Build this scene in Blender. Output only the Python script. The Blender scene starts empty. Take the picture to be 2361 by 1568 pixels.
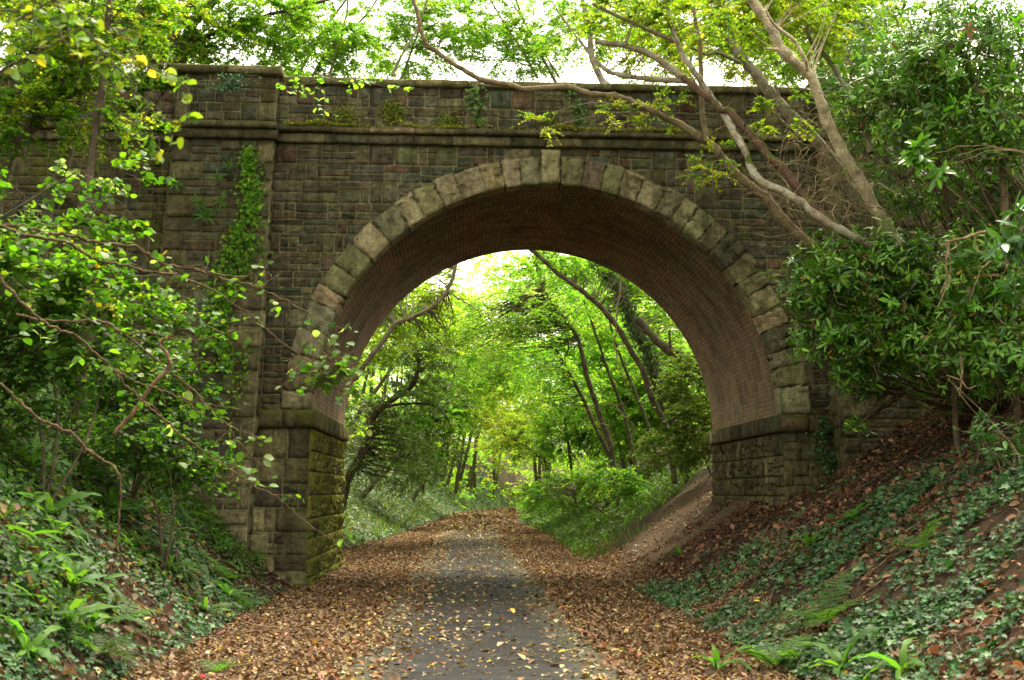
import bpy, math, random
import numpy as np
from mathutils import Vector, Matrix
rng = np.random.default_rng(11)
random.seed(11)
scene = bpy.context.scene
COL = scene.collection

# ------------------------------------------------------------------ camera geometry
CX, CZ, CD, YAW, PIT, ROL, FPX = -1.4318, 1.5669, 19.0767, .0421, .1347, .0065, 2600.0
_fw = np.array([math.sin(YAW)*math.cos(PIT), math.cos(YAW)*math.cos(PIT), math.sin(PIT)])
_r0 = np.array([math.cos(YAW), -math.sin(YAW), 0.0]); _u0 = np.cross(_r0, _fw)
_R = _r0*math.cos(ROL) + _u0*math.sin(ROL); _U = -_r0*math.sin(ROL) + _u0*math.cos(ROL)
CAM = np.array([CX, -CD, CZ])
def ray(px, py):
    return _fw + _R*(px-1180.5)/FPX - _U*(py-784.0)/FPX
def P(px, py, y):
    """point at world depth y seen in the survey photograph at px,py"""
    d = ray(px, py); return CAM + d*((y+CD)/d[1])
def c1(x, y): return (x*.3676, y*.3676)
def c2(x, y): return (787.3+x*.3676, y*.3676)
def c3(x, y): return (1574.6+x*.3676, y*.3676)
def c4(x, y): return (x*.3676, 518.7+y*.3676)
def c5(x, y): return (787.3+x*.3676, 518.7+y*.3676)
def c6(x, y): return (1574.6+x*.3676, 518.7+y*.3676)
def c7(x, y): return (x*.5, 991.4+y*.5)
def c8(x, y): return (1180.5+x*.5, 991.4+y*.5)
def PL(pts, ys, c=None):
    """polyline of 3-D points; ys = depth at both ends or one per point"""
    n = len(pts)
    if len(ys) != n: ys = np.interp(np.linspace(0, 1, n), np.linspace(0, 1, len(ys)), ys)
    return [P(*(c(*p) if c else p), y) for p, y in zip(pts, ys)]

# ------------------------------------------------------------------ terrain
def softcap(z, c, k=.8): return -k*np.logaddexp(-z/k, -c/k)
def path_x(y):
    y = np.asarray(y, float); d = np.clip(y-15, 0, None)
    return -1.25 + .0006*d*d + .004*np.clip(y-62, 0, None)**1.9
def wob(x, y, s, ph=0.0):
    return (np.sin(x*s*1.3+y*s*.7+ph)+np.sin(-x*s*.8+y*s*1.5+1.7+ph*2)+np.sin(x*s*2.1-y*s*1.9+4.1+ph)*.6+np.sin(x*s*.4+y*s*2.7+.3)*.6)/3.2
def bank(d, s):
    d = np.clip(d, 0, None); return s*(d-.3*(1-np.exp(-d/.3)))
def offL(y): return 2.8+.75*np.exp(-((y-11)/5.5)**2)-.35*np.clip((y-22)/20, 0, 1)
def offR(y): return 2.5+.5*np.clip((y-5)/15, 0, 1)-.4*np.clip((y-25)/20, 0, 1)
def gz(x, y):
    x = np.asarray(x, float); y = np.asarray(y, float); c = path_x(y)
    sL = .98-.36*np.clip((y-3)/8, 0, 1)+.3*np.clip((y-25)/20, 0, 1); sR = .62+.06*np.clip((y-4)/6, 0, 1)
    bay = .75*np.exp(-((y-11)/5.5)**2)
    dl = (c-offL(y)+.12*wob(x*0, y, .9)) - x
    dr = x - (c+offR(y)+.25*np.clip((y+8)/12, 0, 1)+.1*wob(x*0, y, 1.1, 2.))
    z = bank(dl, sL)+bank(dr, sR)
    z = softcap(z, 7.5, .5) + .03*np.clip(np.maximum(dl, dr)-12, 0, 60)
    amp = np.clip(np.maximum(dl, dr)/1.2, 0, 1)
    return np.maximum(z, 0) + amp*(.10*wob(x, y, .9)+.05*wob(x, y, 2.7, 1.)) - .012*(1-amp)
def gnorm(x, y):
    e = .08; a = (gz(x+e, y)-gz(x-e, y))/(2*e); b = (gz(x, y+e)-gz(x, y-e))/(2*e)
    n = np.stack([-a, -b, np.ones_like(a)], -1); return n/np.linalg.norm(n, axis=-1, keepdims=True)
def GP(px, py):
    """where the line of sight px,py meets the ground"""
    d = ray(px, py); t0 = 2.0
    for i in range(4000):
        t = t0+i*.03; p = CAM+d*t
        if p[2] < gz(p[0], p[1]): return p
    return CAM+d*60

# ------------------------------------------------------------------ meshes
class Geo:
    def __init__(s): s.V = []; s.F3 = []; s.F4 = []; s.C = []; s.UV = None; s.n = 0
    def add(s, V, F3=None, F4=None, col=(.5, .5, .5)):
        V = np.asarray(V, float).reshape(-1, 3); s.V.append(V)
        col = np.asarray(col, float)
        if col.ndim == 1: col = np.tile(col[None, :3], (len(V), 1))
        s.C.append(col[:, :3])
        if F3 is not None and len(F3): s.F3.append(np.asarray(F3, np.int64).reshape(-1, 3)+s.n)
        if F4 is not None and len(F4): s.F4.append(np.asarray(F4, np.int64).reshape(-1, 4)+s.n)
        s.n += len(V); return s
    def mesh(s, name, origin=(0, 0, 0), smooth=False):
        V = np.concatenate(s.V)-np.asarray(origin, float); C = np.concatenate(s.C)
        f3 = np.concatenate(s.F3) if s.F3 else np.zeros((0, 3), np.int64)
        f4 = np.concatenate(s.F4) if s.F4 else np.zeros((0, 4), np.int64)
        me = bpy.data.meshes.new(name)
        me.vertices.add(len(V)); me.vertices.foreach_set('co', V.astype(np.float32).ravel())
        loops = np.concatenate([f3.ravel(), f4.ravel()]).astype(np.int32)
        me.loops.add(len(loops)); me.loops.foreach_set('vertex_index', loops)
        st = np.concatenate([np.arange(len(f3))*3, len(f3)*3+np.arange(len(f4))*4]).astype(np.int32)
        me.polygons.add(len(st)); me.polygons.foreach_set('loop_start', st)
        if smooth: me.polygons.foreach_set('use_smooth', np.ones(len(st), bool))
        me.update(calc_edges=True); me.validate()
        a = me.color_attributes.new('col', 'FLOAT_COLOR', 'POINT')
        a.data.foreach_set('color', np.concatenate([C, np.ones((len(C), 1))], 1).astype(np.float32).ravel())
        return me
    def obj(s, name, mat, parent=None, smooth=False, origin=None):
        org = np.array(parent.location) if parent is not None and origin is None else (origin if origin is not None else (0, 0, 0))
        if parent is not None and parent.parent is not None: org = org+np.array(parent.parent.location)
        o = bpy.data.objects.new(name, s.mesh(name, org, smooth)); COL.objects.link(o)
        o.data.materials.append(mat)
        if parent is not None: o.parent = parent
        elif origin is not None: o.location = origin
        return o
def tag(o, label=None, cat=None, group=None, kind=None):
    if label: o['label'] = label
    if cat: o['category'] = cat
    if group: o['group'] = group
    if kind: o['kind'] = kind
    return o
def thing(name, loc, label, cat, group=None):
    o = bpy.data.objects.new(name, None); COL.objects.link(o); o.location = [float(v) for v in loc]
    o.empty_display_size = .2
    return tag(o, label, cat, group)
def unit(v): v = np.asarray(v, float); return v/np.maximum(np.linalg.norm(v, axis=-1, keepdims=True), 1e-9)
def smooth_line(pts, k=4, jit=0.0):
    """Catmull-Rom"""
    p = np.asarray(pts, float)
    if len(p) < 3 and jit == 0: return p
    q = np.vstack([2*p[0]-p[1], p, 2*p[-1]-p[-2]]); out = []
    for i in range(1, len(q)-2):
        for t in np.arange(k)/k:
            a, b, c, d = q[i-1], q[i], q[i+1], q[i+2]
            out.append(.5*((2*b)+(c-a)*t+(2*a-5*b+4*c-d)*t*t+(-a+3*b-3*c+d)*t**3))
    out.append(p[-1]); out = np.array(out)
    if jit: out[1:-1] += rng.normal(0, jit, out[1:-1].shape)
    return out
def tube(g, pts, rad, sides=6, col=(.2, .16, .1), cvar=.15, knob=.0):
    p = np.asarray(pts, float); n = len(p)
    r = np.interp(np.linspace(0, 1, n), np.linspace(0, 1, len(np.atleast_1d(rad))), np.atleast_1d(rad))
    if knob: r = r*(1+rng.normal(0, knob, n))
    t = unit(np.gradient(p, axis=0)); ref = np.array([0.31, .2, .93]) if abs(t[:, 2]).mean() < .8 else np.array([.9, .3, .1])
    a = unit(np.cross(t, ref)); b = np.cross(t, a)
    th = np.arange(sides)*2*math.pi/sides
    V = p[:, None]+r[:, None, None]*(np.cos(th)[None, :, None]*a[:, None]+np.sin(th)[None, :, None]*b[:, None])
    i = np.arange(n-1)[:, None]*sides; j = np.arange(sides)[None]; k = (j+1) % sides
    F = np.stack([i+j, i+k, i+sides+k, i+sides+j], -1).reshape(-1, 4)
    c = np.asarray(col)[None]*(1+rng.normal(0, cvar, (n, 1))); c = np.repeat(np.clip(c, .005, 1), sides, 0)
    g.add(V.reshape(-1, 3), None, F, c)
    if sides > 4:
        g.add(V[-1], [[0, q, q+1] for q in range(1, sides-1)], None, c[-sides:])

# ------------------------------------------------------------------ leaves: (verts, tris); x = width, y = along, z = up
def leaf_shape(prof, fold=.12, curl=.0, tipz=.0):
    """prof: list of (t, half width); mid rib folded"""
    V = [(0, 0, 0)]; F = []; last = (0, 0, 0)
    for t, w in prof:
        z = curl*t*t
        V += [(-w, t, z+fold*w*2), (0, t+.02, z), (w, t, z+fold*w*2)]
    V.append((0, 1.0, curl+tipz)); n = len(prof)
    F += [(0, 2, 1), (0, 3, 2)]
    for i in range(n-1):
        a = 1+3*i; b = a+3
        F += [(a, a+1, b+1), (a, b+1, b), (a+1, a+2, b+2), (a+1, b+2, b+1)]
    a = 1+3*(n-1); e = len(V)-1; F += [(a, a+1, e), (a+1, a+2, e)]
    return np.array(V, float), np.array(F)
L_FAR = (np.array([(0, 0, 0), (.34, .42, .07), (0, 1, 0), (-.34, .42, .07)], float), np.array([(0, 1, 2), (0, 2, 3)]))
L_OVAL = leaf_shape([(.22, .24), (.55, .31)], .12, -.12)
L_HAZEL = leaf_shape([(.10, .26), (.36, .42), (.66, .38), (.86, .18)], .10, -.18)
L_RHODO = leaf_shape([(.2, .085), (.55, .15), (.82, .11)], .22, -.16)
L_ROWAN = leaf_shape([(.3, .16), (.7, .15)], .1, -.1)
L_LITTER = leaf_shape([(.2, .24), (.55, .33), (.8, .2)], .28, .22)
L_IVY = (np.array([(0, .12, .0), (0, 0, .03), (.34, -.04, .05), (.26, .26, .03), (.46, .42, .0), (.16, .5, .04), (0, 1, -.08), (-.16, .5, .04), (-.46, .42, .0), (-.26, .26, .03), (-.34, -.04, .05)], float),
         np.array([(0, i, i+1) for i in range(1, 10)]+[(0, 10, 1)]))
def scatter(g, shape, pos, fwd, nrm, size, col):
    T, F = shape; N = len(pos)
    if N == 0: return
    n = unit(nrm); f = unit(fwd-n*np.sum(fwd*n, -1, keepdims=True)); s = np.cross(f, n)
    size = np.broadcast_to(np.asarray(size, float), (N,))[:, None, None]
    V = pos[:, None]+size*(T[None, :, :1]*s[:, None]+T[None, :, 1:2]*f[:, None]+T[None, :, 2:]*n[:, None])
    FF = (F[None]+(np.arange(N)*len(T))[:, None, None]).reshape(-1, 3)
    g.add(V.reshape(-1, 3), FF, None, np.repeat(col, len(T), 0))
def palette(n, cols, probs=None, var=.18):
    cols = np.asarray(cols, float); p = None if probs is None else np.asarray(probs)/np.sum(probs)
    c = cols[rng.choice(len(cols), n, p=p)]
    return np.clip(c*(1+rng.normal(0, var, (n, 1)))*(1+rng.normal(0, var*.35, (n, 3))), .004, .9)
def rdir(n, zs=1.0):
    v = rng.normal(size=(n, 3)); v[:, 2] *= zs; return unit(v)
def in_ell(n, c, r, shell=.55):
    d = rdir(n); t = rng.uniform(0, 1, (n, 1))**(1/3); t = shell*t**.5+(1-shell)*t
    return np.asarray(c)+d*t*np.asarray(r)
def sprays(g, cen, out, size, leaf, shape, cols, probs=None, twigs=5, per=12, tilt=.5, droop=.25, flat=.35, tw=None, var=.2, face=None):
    """leafy sprays: twigs radiate from every centre, leaves sit alternately along them"""
    N = len(cen)
    if N == 0: return
    sz = rng.uniform(.7, 1.25, N)*size
    d = unit(out[:, None]*.9+rng.normal(0, .75, (N, twigs, 3))*np.array([1, 1, flat]))
    L = sz[:, None]*rng.uniform(.55, 1.1, (N, twigs))
    t = (np.arange(per)+rng.uniform(0, 1, (N, twigs, per)))/per*.92+.08
    pos = cen[:, None, None]+d[:, :, None]*(L[:, :, None]*t)[..., None]
    pos[..., 2] -= droop*L[:, :, None]*t*t
    side = np.cross(d, np.array([0, 0, 1.]))[:, :, None]*np.where(np.arange(per) % 2, 1., -1.)[None, None, :, None]
    f = d[:, :, None]*.6+side*.9+rng.normal(0, .25, pos.shape)
    up = np.array([0, 0, 1.]) if face is None else np.asarray(face, float)
    nn = up+rng.normal(0, tilt, pos.shape)
    M = N*twigs*per
    base = palette(N, cols, probs, var*.6)[:, None, None]*np.ones((1, twigs, per, 1))
    c = np.where(rng.random((N, twigs, per, 1)) < .55, base, palette(M, cols, probs, var).reshape(N, twigs, per, 3))
    scatter(g, shape, pos.reshape(-1, 3), f.reshape(-1, 3), nn.reshape(-1, 3), leaf*rng.uniform(.65, 1.25, M), c.reshape(-1, 3)*(1+rng.normal(0, .08, (M, 1))))
    if tw is not None:
        tg, rr, tc = tw
        for i in range(N):
            for j in range(twigs):
                e = cen[i]+d[i, j]*L[i, j]; e[2] -= droop*L[i, j]; m = cen[i]+d[i, j]*L[i, j]*.5; m[2] -= droop*L[i, j]*.25
                tube(tg, [cen[i], m, e], [rr, rr*.35], 3, tc)
# ------------------------------------------------------------------ materials
def mat(name):
    m = bpy.data.materials.new(name); m.use_nodes = True; nt = m.node_tree; nt.nodes.clear(); return m, nt
def N(nt, t, **k):
    n = nt.nodes.new(t)
    for a, v in k.items():
        if a.startswith('i_'): n.inputs[a[2:].replace('_', ' ')].default_value = v
        else: setattr(n, a, v)
    return n
def lk(nt, a, b): nt.links.new(a, b)
def noise(nt, scale, detail=4, rough=.6, vec=None, dist=0.):
    n = N(nt, 'ShaderNodeTexNoise'); n.inputs['Scale'].default_value = scale; n.inputs['Detail'].default_value = detail
    n.inputs['Roughness'].default_value = rough; n.inputs['Distortion'].default_value = dist
    if vec is not None: lk(nt, vec, n.inputs['Vector'])
    return n.outputs['Fac']
def ramp(nt, fac, a, b, ca=(0, 0, 0, 1), cb=(1, 1, 1, 1)):
    r = N(nt, 'ShaderNodeValToRGB'); r.color_ramp.elements[0].position = a; r.color_ramp.elements[1].position = b
    r.color_ramp.elements[0].color = ca; r.color_ramp.elements[1].color = cb; lk(nt, fac, r.inputs['Fac']); return r.outputs['Color']
def mix(nt, fac, a, b, mode='MIX'):
    m = N(nt, 'ShaderNodeMix', data_type='RGBA', blend_type=mode)
    for s, v in ((m.inputs[0], fac), (m.inputs[6], a), (m.inputs[7], b)):
        if isinstance(v, (int, float)): s.default_value = v
        elif isinstance(v, tuple): s.default_value = v if len(v) == 4 else (*v, 1)
        else: lk(nt, v, s)
    return m.outputs[2]
def math_(nt, op, a, b=None):
    m = N(nt, 'ShaderNodeMath', operation=op)
    for s, v in zip(m.inputs, (a, b)):
        if v is None: continue
        if isinstance(v, (int, float)): s.default_value = v
        else: lk(nt, v, s)
    return m.outputs[0]
def attr(nt): return N(nt, 'ShaderNodeAttribute', attribute_name='col').outputs['Color']
def pos(nt): return N(nt, 'ShaderNodeNewGeometry').outputs['Position']
def upness(nt):
    g = N(nt, 'ShaderNodeNewGeometry'); s = N(nt, 'ShaderNodeSeparateXYZ'); lk(nt, g.outputs['Normal'], s.inputs[0]); return s.outputs['Z']
def finish(nt, color, rough=.9, spec=.3, bump=None, bstr=.4, bdist=.02):
    b = N(nt, 'ShaderNodeBsdfPrincipled'); o = N(nt, 'ShaderNodeOutputMaterial')
    if isinstance(color, tuple): b.inputs['Base Color'].default_value = (*color[:3], 1)
    else: lk(nt, color, b.inputs['Base Color'])
    if isinstance(rough, (int, float)): b.inputs['Roughness'].default_value = rough
    else: lk(nt, rough, b.inputs['Roughness'])
    b.inputs['Specular IOR Level'].default_value = spec
    if bump is not None:
        n = N(nt, 'ShaderNodeBump'); n.inputs['Strength'].default_value = bstr; n.inputs['Distance'].default_value = bdist
        lk(nt, bump, n.inputs['Height']); lk(nt, n.outputs[0], b.inputs['Normal'])
    lk(nt, b.outputs[0], o.inputs['Surface']); return b
def leaf_mat(name, rough=.45, spec=.35, trans=.45, tcol=(1.25, 1.32, .42)):
    m, nt = mat(name); c = attr(nt)
    v = mix(nt, .5, c, ramp(nt, noise(nt, 60, 2, .5, pos(nt)), .3, .7, (.7, .7, .7, 1), (1.2, 1.2, 1.2, 1)), 'MULTIPLY')
    b = N(nt, 'ShaderNodeBsdfPrincipled'); lk(nt, v, b.inputs['Base Color']); b.inputs['Roughness'].default_value = rough
    b.inputs['Specular IOR Level'].default_value = spec
    t = N(nt, 'ShaderNodeBsdfTranslucent'); lk(nt, mix(nt, 1.0, v, tcol, 'MULTIPLY'), t.inputs['Color'])
    s = N(nt, 'ShaderNodeMixShader'); s.inputs[0].default_value = trans
    lk(nt, b.outputs[0], s.inputs[1]); lk(nt, t.outputs[0], s.inputs[2])
    o = N(nt, 'ShaderNodeOutputMaterial'); lk(nt, s.outputs[0], o.inputs['Surface']); return m
M = {}
M['leaf'] = leaf_mat('thin_leaf', .5, .25, .58)
M['gloss_leaf'] = leaf_mat('glossy_leaf', .32, .48, .3)
M['ivy_leaf'] = leaf_mat('ivy_leaf', .45, .22, .22, (1.1, 1.25, .4))
M['dry_leaf'] = leaf_mat('dry_leaf', .7, .25, .15, (1.1, .9, .5))
def stone(name, moss=.3, lichen=.35, mosscol=(.09, .10, .018), dark=.0):
    m, nt = mat(name); c = attr(nt); p = pos(nt)
    c = mix(nt, .9, c, ramp(nt, noise(nt, 9, 6, .75, p), .3, .7, (.35, .35, .35, 1), (1.65, 1.65, 1.65, 1)), 'MULTIPLY')
    c = mix(nt, .45, c, ramp(nt, noise(nt, 55, 4, .7, p), .3, .7, (.5, .5, .5, 1), (1.4, 1.4, 1.4, 1)), 'MULTIPLY')
    mp = N(nt, 'ShaderNodeMapping'); mp.inputs['Scale'].default_value = (2.6, 2.6, .30); lk(nt, p, mp.inputs['Vector'])
    st = noise(nt, 2.2, 5, .65, mp.outputs[0])
    c = mix(nt, .75, c, ramp(nt, st, .35, .62, (.38, .36, .30, 1), (1.12, 1.12, 1.08, 1)), 'MULTIPLY')
    big = noise(nt, .55, 4, .6, p); c = mix(nt, .8, c, ramp(nt, big, .34, .68, (.62, .60, .52, 1), (1.25, 1.22, 1.1, 1)), 'MULTIPLY')
    li = ramp(nt, noise(nt, 17, 5, .75, p), .60, .70)
    c = mix(nt, mix(nt, 1.0, li, (lichen,)*3, 'MULTIPLY'), c, (.36, .35, .24))
    mo = math_(nt, 'ADD', noise(nt, 1.3, 6, .7, p), math_(nt, 'MULTIPLY', math_(nt, 'MAXIMUM', upness(nt), 0.0), .35))
    mk = ramp(nt, mo, .72-.32*moss, .86-.3*moss)
    c = mix(nt, math_(nt, 'MULTIPLY', mk, .75), c, mosscol)
    h = math_(nt, 'ADD', noise(nt, 34, 6, .8, p), math_(nt, 'MULTIPLY', noise(nt, 11, 5, .75, p), 1.8))
    finish(nt, c, .92, .15, h, 1.0, .06); return m
M['stone'] = stone('rock_faced_sandstone', .36, .48)
M['ashlar'] = stone('pale_dressed_stone', .30, .65)
M['algae'] = stone('algae_stained_stone', .85, .25, (.24, .26, .03))
M['mossy'] = stone('damp_mossy_stone', .75, .2, (.13, .14, .02))
def brick():
    m, nt = mat('sooty_engineering_brick'); p = pos(nt)
    uv = N(nt, 'ShaderNodeUVMap', uv_map='uv').outputs[0]
    b = N(nt, 'ShaderNodeTexBrick'); lk(nt, uv, b.inputs['Vector']); b.inputs['Scale'].default_value = 1
    b.inputs['Brick Width'].default_value = .23; b.inputs['Row Height'].default_value = .08; b.inputs['Mortar Size'].default_value = .009
    b.inputs['Mortar Smooth'].default_value = .3; b.inputs['Bias'].default_value = -.05
    b.inputs['Color1'].default_value = (.275, .15, .085, 1); b.inputs['Color2'].default_value = (.115, .078, .058, 1); b.inputs['Mortar'].default_value = (.045, .035, .028, 1)
    c = b.outputs['Color']
    s = N(nt, 'ShaderNodeSeparateXYZ'); lk(nt, p, s.inputs[0])
    low = ramp(nt, math_(nt, 'ADD', math_(nt, 'DIVIDE', s.outputs['Z'], 9.0), math_(nt, 'MULTIPLY', noise(nt, .9, 4, .6, p), .45)), .62, .92, (1, 1, 1, 1), (0, 0, 0, 1))
    pale = mix(nt, 1.0, low, ramp(nt, noise(nt, 1.8, 6, .7, p), .30, .60), 'MULTIPLY')
    c = mix(nt, mix(nt, 1., pale, (.7, .7, .7), 'MULTIPLY'), c, mix(nt, .45, (.36, .285, .17), c))
    c = mix(nt, .7, c, ramp(nt, noise(nt, .8, 5, .7, p), .3, .65, (.28, .25, .22, 1), (1.35, 1.3, 1.2, 1)), 'MULTIPLY')
    ms = N(nt, 'ShaderNodeMapping'); ms.inputs['Scale'].default_value = (1, 5.5, .5); lk(nt, p, ms.inputs['Vector'])
    salt = ramp(nt, noise(nt, 1.3, 6, .75, ms.outputs[0]), .49, .68); c = mix(nt, mix(nt, 1., salt, (.62, .62, .62), 'MULTIPLY'), c, (.33, .31, .245))
    blk = ramp(nt, noise(nt, 1.1, 5, .7, ms.outputs[0]), .28, .45, (.38, .36, .33, 1), (1, 1, 1, 1)); c = mix(nt, .85, c, blk, 'MULTIPLY')
    ge = ramp(nt, math_(nt, 'ADD', s.outputs['Y'], math_(nt, 'MULTIPLY', noise(nt, 2, 4, .6, p), 1.1)), .45, 1.5, (1, 1, 1, 1), (0, 0, 0, 1))
    c = mix(nt, mix(nt, 1., ge, (.7, .7, .7), 'MULTIPLY'), c, (.075, .07, .022))
    h = math_(nt, 'ADD', math_(nt, 'MULTIPLY', b.outputs['Fac'], -1.2), math_(nt, 'MULTIPLY', noise(nt, 22, 4, .6, p), .6))
    finish(nt, c, .85, .25, h, .6, .02); return m
M['brick'] = brick()
def bark(name, cols, moss=.3, sc=7, white=0):
    m, nt = mat(name); c = attr(nt); p = pos(nt)
    c = mix(nt, .8, c, ramp(nt, noise(nt, sc, 6, .7, p), .3, .7, (.5, .5, .5, 1), (1.5, 1.5, 1.5, 1)), 'MULTIPLY')
    if white: c = mix(nt, ramp(nt, noise(nt, 5, 3, .6, p), .5, .56), c, (.50, .46, .36))
    c = mix(nt, .8, c, ramp(nt, noise(nt, sc*6, 5, .8, p), .36, .6, (.4, .38, .36, 1), (1.25, 1.22, 1.2, 1)), 'MULTIPLY')
    mo = math_(nt, 'ADD', noise(nt, 2.6, 5, .7, p), math_(nt, 'MULTIPLY', upness(nt), .16))
    c = mix(nt, ramp(nt, mo, .74-.3*moss, .84-.3*moss), c, (.10, .13, .02))
    finish(nt, c, .9, .15, noise(nt, sc*5, 5, .7, p), .9, .03); return m
M['bark'] = bark('weathered_bark', 0, .55)
M['bark_white'] = bark('lichen_white_bark', 0, .52, 9, 1)
M['bark_clean'] = bark('smooth_bark', 0, .22)
def soil():
    m, nt = mat('leaf_mould_soil'); c = attr(nt); p = pos(nt)
    c = mix(nt, .8, c, ramp(nt, noise(nt, 6, 8, .75, p), .3, .7, (.45, .42, .4, 1), (1.6, 1.55, 1.45, 1)), 'MULTIPLY')
    c = mix(nt, .6, c, ramp(nt, noise(nt, 45, 4, .7, p), .35, .65, (.4, .4, .4, 1), (1.5, 1.45, 1.4, 1)), 'MULTIPLY')
    finish(nt, c, .95, .1, noise(nt, 28, 6, .75, p), .8, .04); return m
M['soil'] = soil()
def asphalt():
    m, nt = mat('worn_asphalt'); c = attr(nt); p = pos(nt)
    v = N(nt, 'ShaderNodeTexVoronoi'); v.inputs['Scale'].default_value = 95; lk(nt, p, v.inputs['Vector'])
    c = mix(nt, .55, c, ramp(nt, noise(nt, 160, 2, .6, p), .3, .7, (.45, .45, .45, 1), (1.7, 1.7, 1.7, 1)), 'MULTIPLY')
    c = mix(nt, .5, c, ramp(nt, noise(nt, 1.5, 6, .7, p), .3, .7, (.55, .55, .55, 1), (1.35, 1.35, 1.35, 1)), 'MULTIPLY')
    finish(nt, c, ramp(nt, noise(nt, 2.4, 4, .6, p), .35, .65, (.7,)*3+(1,), (.95,)*3+(1,)), .2, v.outputs['Distance'], .5, .012); return m
M['asphalt'] = asphalt()
def plain(name, rough=.8, spec=.3):
    m, nt = mat(name); finish(nt, attr(nt), rough, spec, noise(nt, 40, 3, .6, pos(nt)), .2, .01); return m
M['plain'] = plain('weathered_surface')
# ------------------------------------------------------------------ the bridge
RI, RO, ZS, BT = 4.0, 4.48, 2.908, 5.53
PURPLE, SLATE, BUFF, OLIVE, RUST = (.192, .158, .112), (.160, .162, .122), (.29, .265, .165), (.215, .198, .118), (.212, .142, .098)
MORTAR = (.40, .365, .23)
def rough_block(g, mp, u0, u1, v0, v1, d0, db, col, rough=.03, nx=5, ny=4, bulge=.010, clip=None, gap=.007):
    """rock-faced stone: its front is a bumpy grid, its rim returns to the mortar"""
    u0 += gap; u1 -= gap; v0 += gap; v1 -= gap
    if u1-u0 < .02 or v1-v0 < .02: return
    us = np.concatenate([[0], [0], np.sort(np.linspace(0, 1, nx)[1:-1]+rng.uniform(-.08, .08, nx-2)), [1], [1]])
    vs = np.concatenate([[0], [0], np.sort(np.linspace(0, 1, ny)[1:-1]+rng.uniform(-.08, .08, ny-2)), [1], [1]])
    uu, vv = np.meshgrid(us, vs)
    k = min(v1-v0, .3)/.3
    h = d0+bulge*k*(16*uu*(1-uu)*vv*(1-vv))**.3*rng.uniform(.3, 1.4)+rng.normal(0, rough*.75*k, uu.shape)+k*rough*(rng.normal()*(uu-.5)+rng.normal()*(vv-.5))*1.8
    if rng.random() < .5: h = h+k*rough*rng.uniform(.5, 1.6)*np.where(vv*rng.uniform(.6, 1.4)+uu*rng.normal(0, .5) > .5, 1, -.4)
    rim = (uu == 0) | (uu == 1) | (vv == 0) | (vv == 1)
    h = np.maximum(np.where(rim, d0+rng.normal(0, .004, uu.shape), h), d0-.004)
    du, dv = rng.normal(0, .004, uu.shape), rng.normal(0, .004, uu.shape)
    h[0, :] = h[-1, :] = db; h[:, 0] = h[:, -1] = db
    U = u0+(u1-u0)*uu+du*rim; V = v0+(v1-v0)*vv+dv*rim
    U[0], U[-1], V[:, 0], V[:, -1] = U[1], U[-2], V[:, 1], V[:, -2]
    U[:, 0], U[:, -1], V[0], V[-1] = U[:, 1], U[:, -2], V[1], V[-2]
    if clip is not None:
        U, V, ok = clip(U, V)
        if not ok: return
    W = mp(U, V, h).reshape(-1, 3); a, b = uu.shape
    i, j = np.meshgrid(np.arange(a-1), np.arange(b-1), indexing='ij'); q = (i*b+j).ravel()
    g.add(W, None, np.stack([q, q+1, q+b+1, q+b], -1), np.asarray(col))
def stone_col(kind='wall'):
    cs, pr = dict(wall=((PURPLE, SLATE, OLIVE, RUST, BUFF), (.38, .24, .24, .09, .05)), ashlar=(((.45, .405, .255), (.39, .355, .22), (.38, .315, .215)), (.55, .33, .12)),
                  band=(((.25, .225, .13), (.31, .275, .16), (.18, .155, .10)), (.5, .25, .25)), jamb=(((.24, .245, .075), OLIVE, (.26, .27, .06), (.15, .135, .075)), (.4, .2, .2, .2)))[kind]
    return palette(1, cs, pr, .15)[0]
def rubble(g, mp, u0, u1, v0, v1, kind='wall', clip=None, d0=.004, rough=.028, hmin=.25, hmax=.43, quoin=None, lim=None, wf=1.0):
    v = v0
    while v < v1-.02:
        h = rng.uniform(hmin, hmax)
        if v1-(v+h) < .14: h = v1-v
        a, b = (u0, u1) if lim is None else lim(v+h*.5)
        u = a+0.0
        while u < b-.01:
            r = rng.random(); big = h > .2
            w = (rng.uniform(.16, .46) if r < .4 or not big else rng.uniform(.28, .66))*wf
            if b-(u+w) < .15: w = b-u
            first = quoin and (u == a or u+w >= b-.001)
            ns = 1 if first or not big or r < .30 else (2 if r < .78 or h < .3 else 3)
            cut = np.concatenate([[0], np.sort(np.arange(1, ns)/ns+rng.uniform(-.13, .13, ns-1)), [1]])*h
            for k in range(ns):
                y0, y1 = v+cut[k], v+cut[k+1]; xs_ = [u, u+w]
                if ns > 1 and w > .26*wf and rng.random() < .62: xs_ = [u, u+w*rng.uniform(.3, .7), u+w]
                for x0, x1 in zip(xs_[:-1], xs_[1:]):
                    rough_block(g, mp, x0, x1, y0, y1, d0+rng.uniform(0, .014), -.02, stone_col('band' if first else kind), rough*(.6 if first else 1), 6, 6, clip=clip, gap=.0115)
            u += w
        v += h
def box(g, x0, x1, y0, y1, z0, z1, col):
    V = [(x, y, z) for z in (z0, z1) for y in (y0, y1) for x in (x0, x1)]
    g.add(V, None, [(0, 2, 3, 1), (4, 5, 7, 6), (0, 1, 5, 4), (2, 6, 7, 3), (0, 4, 6, 2), (1, 3, 7, 5)], col)

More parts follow.
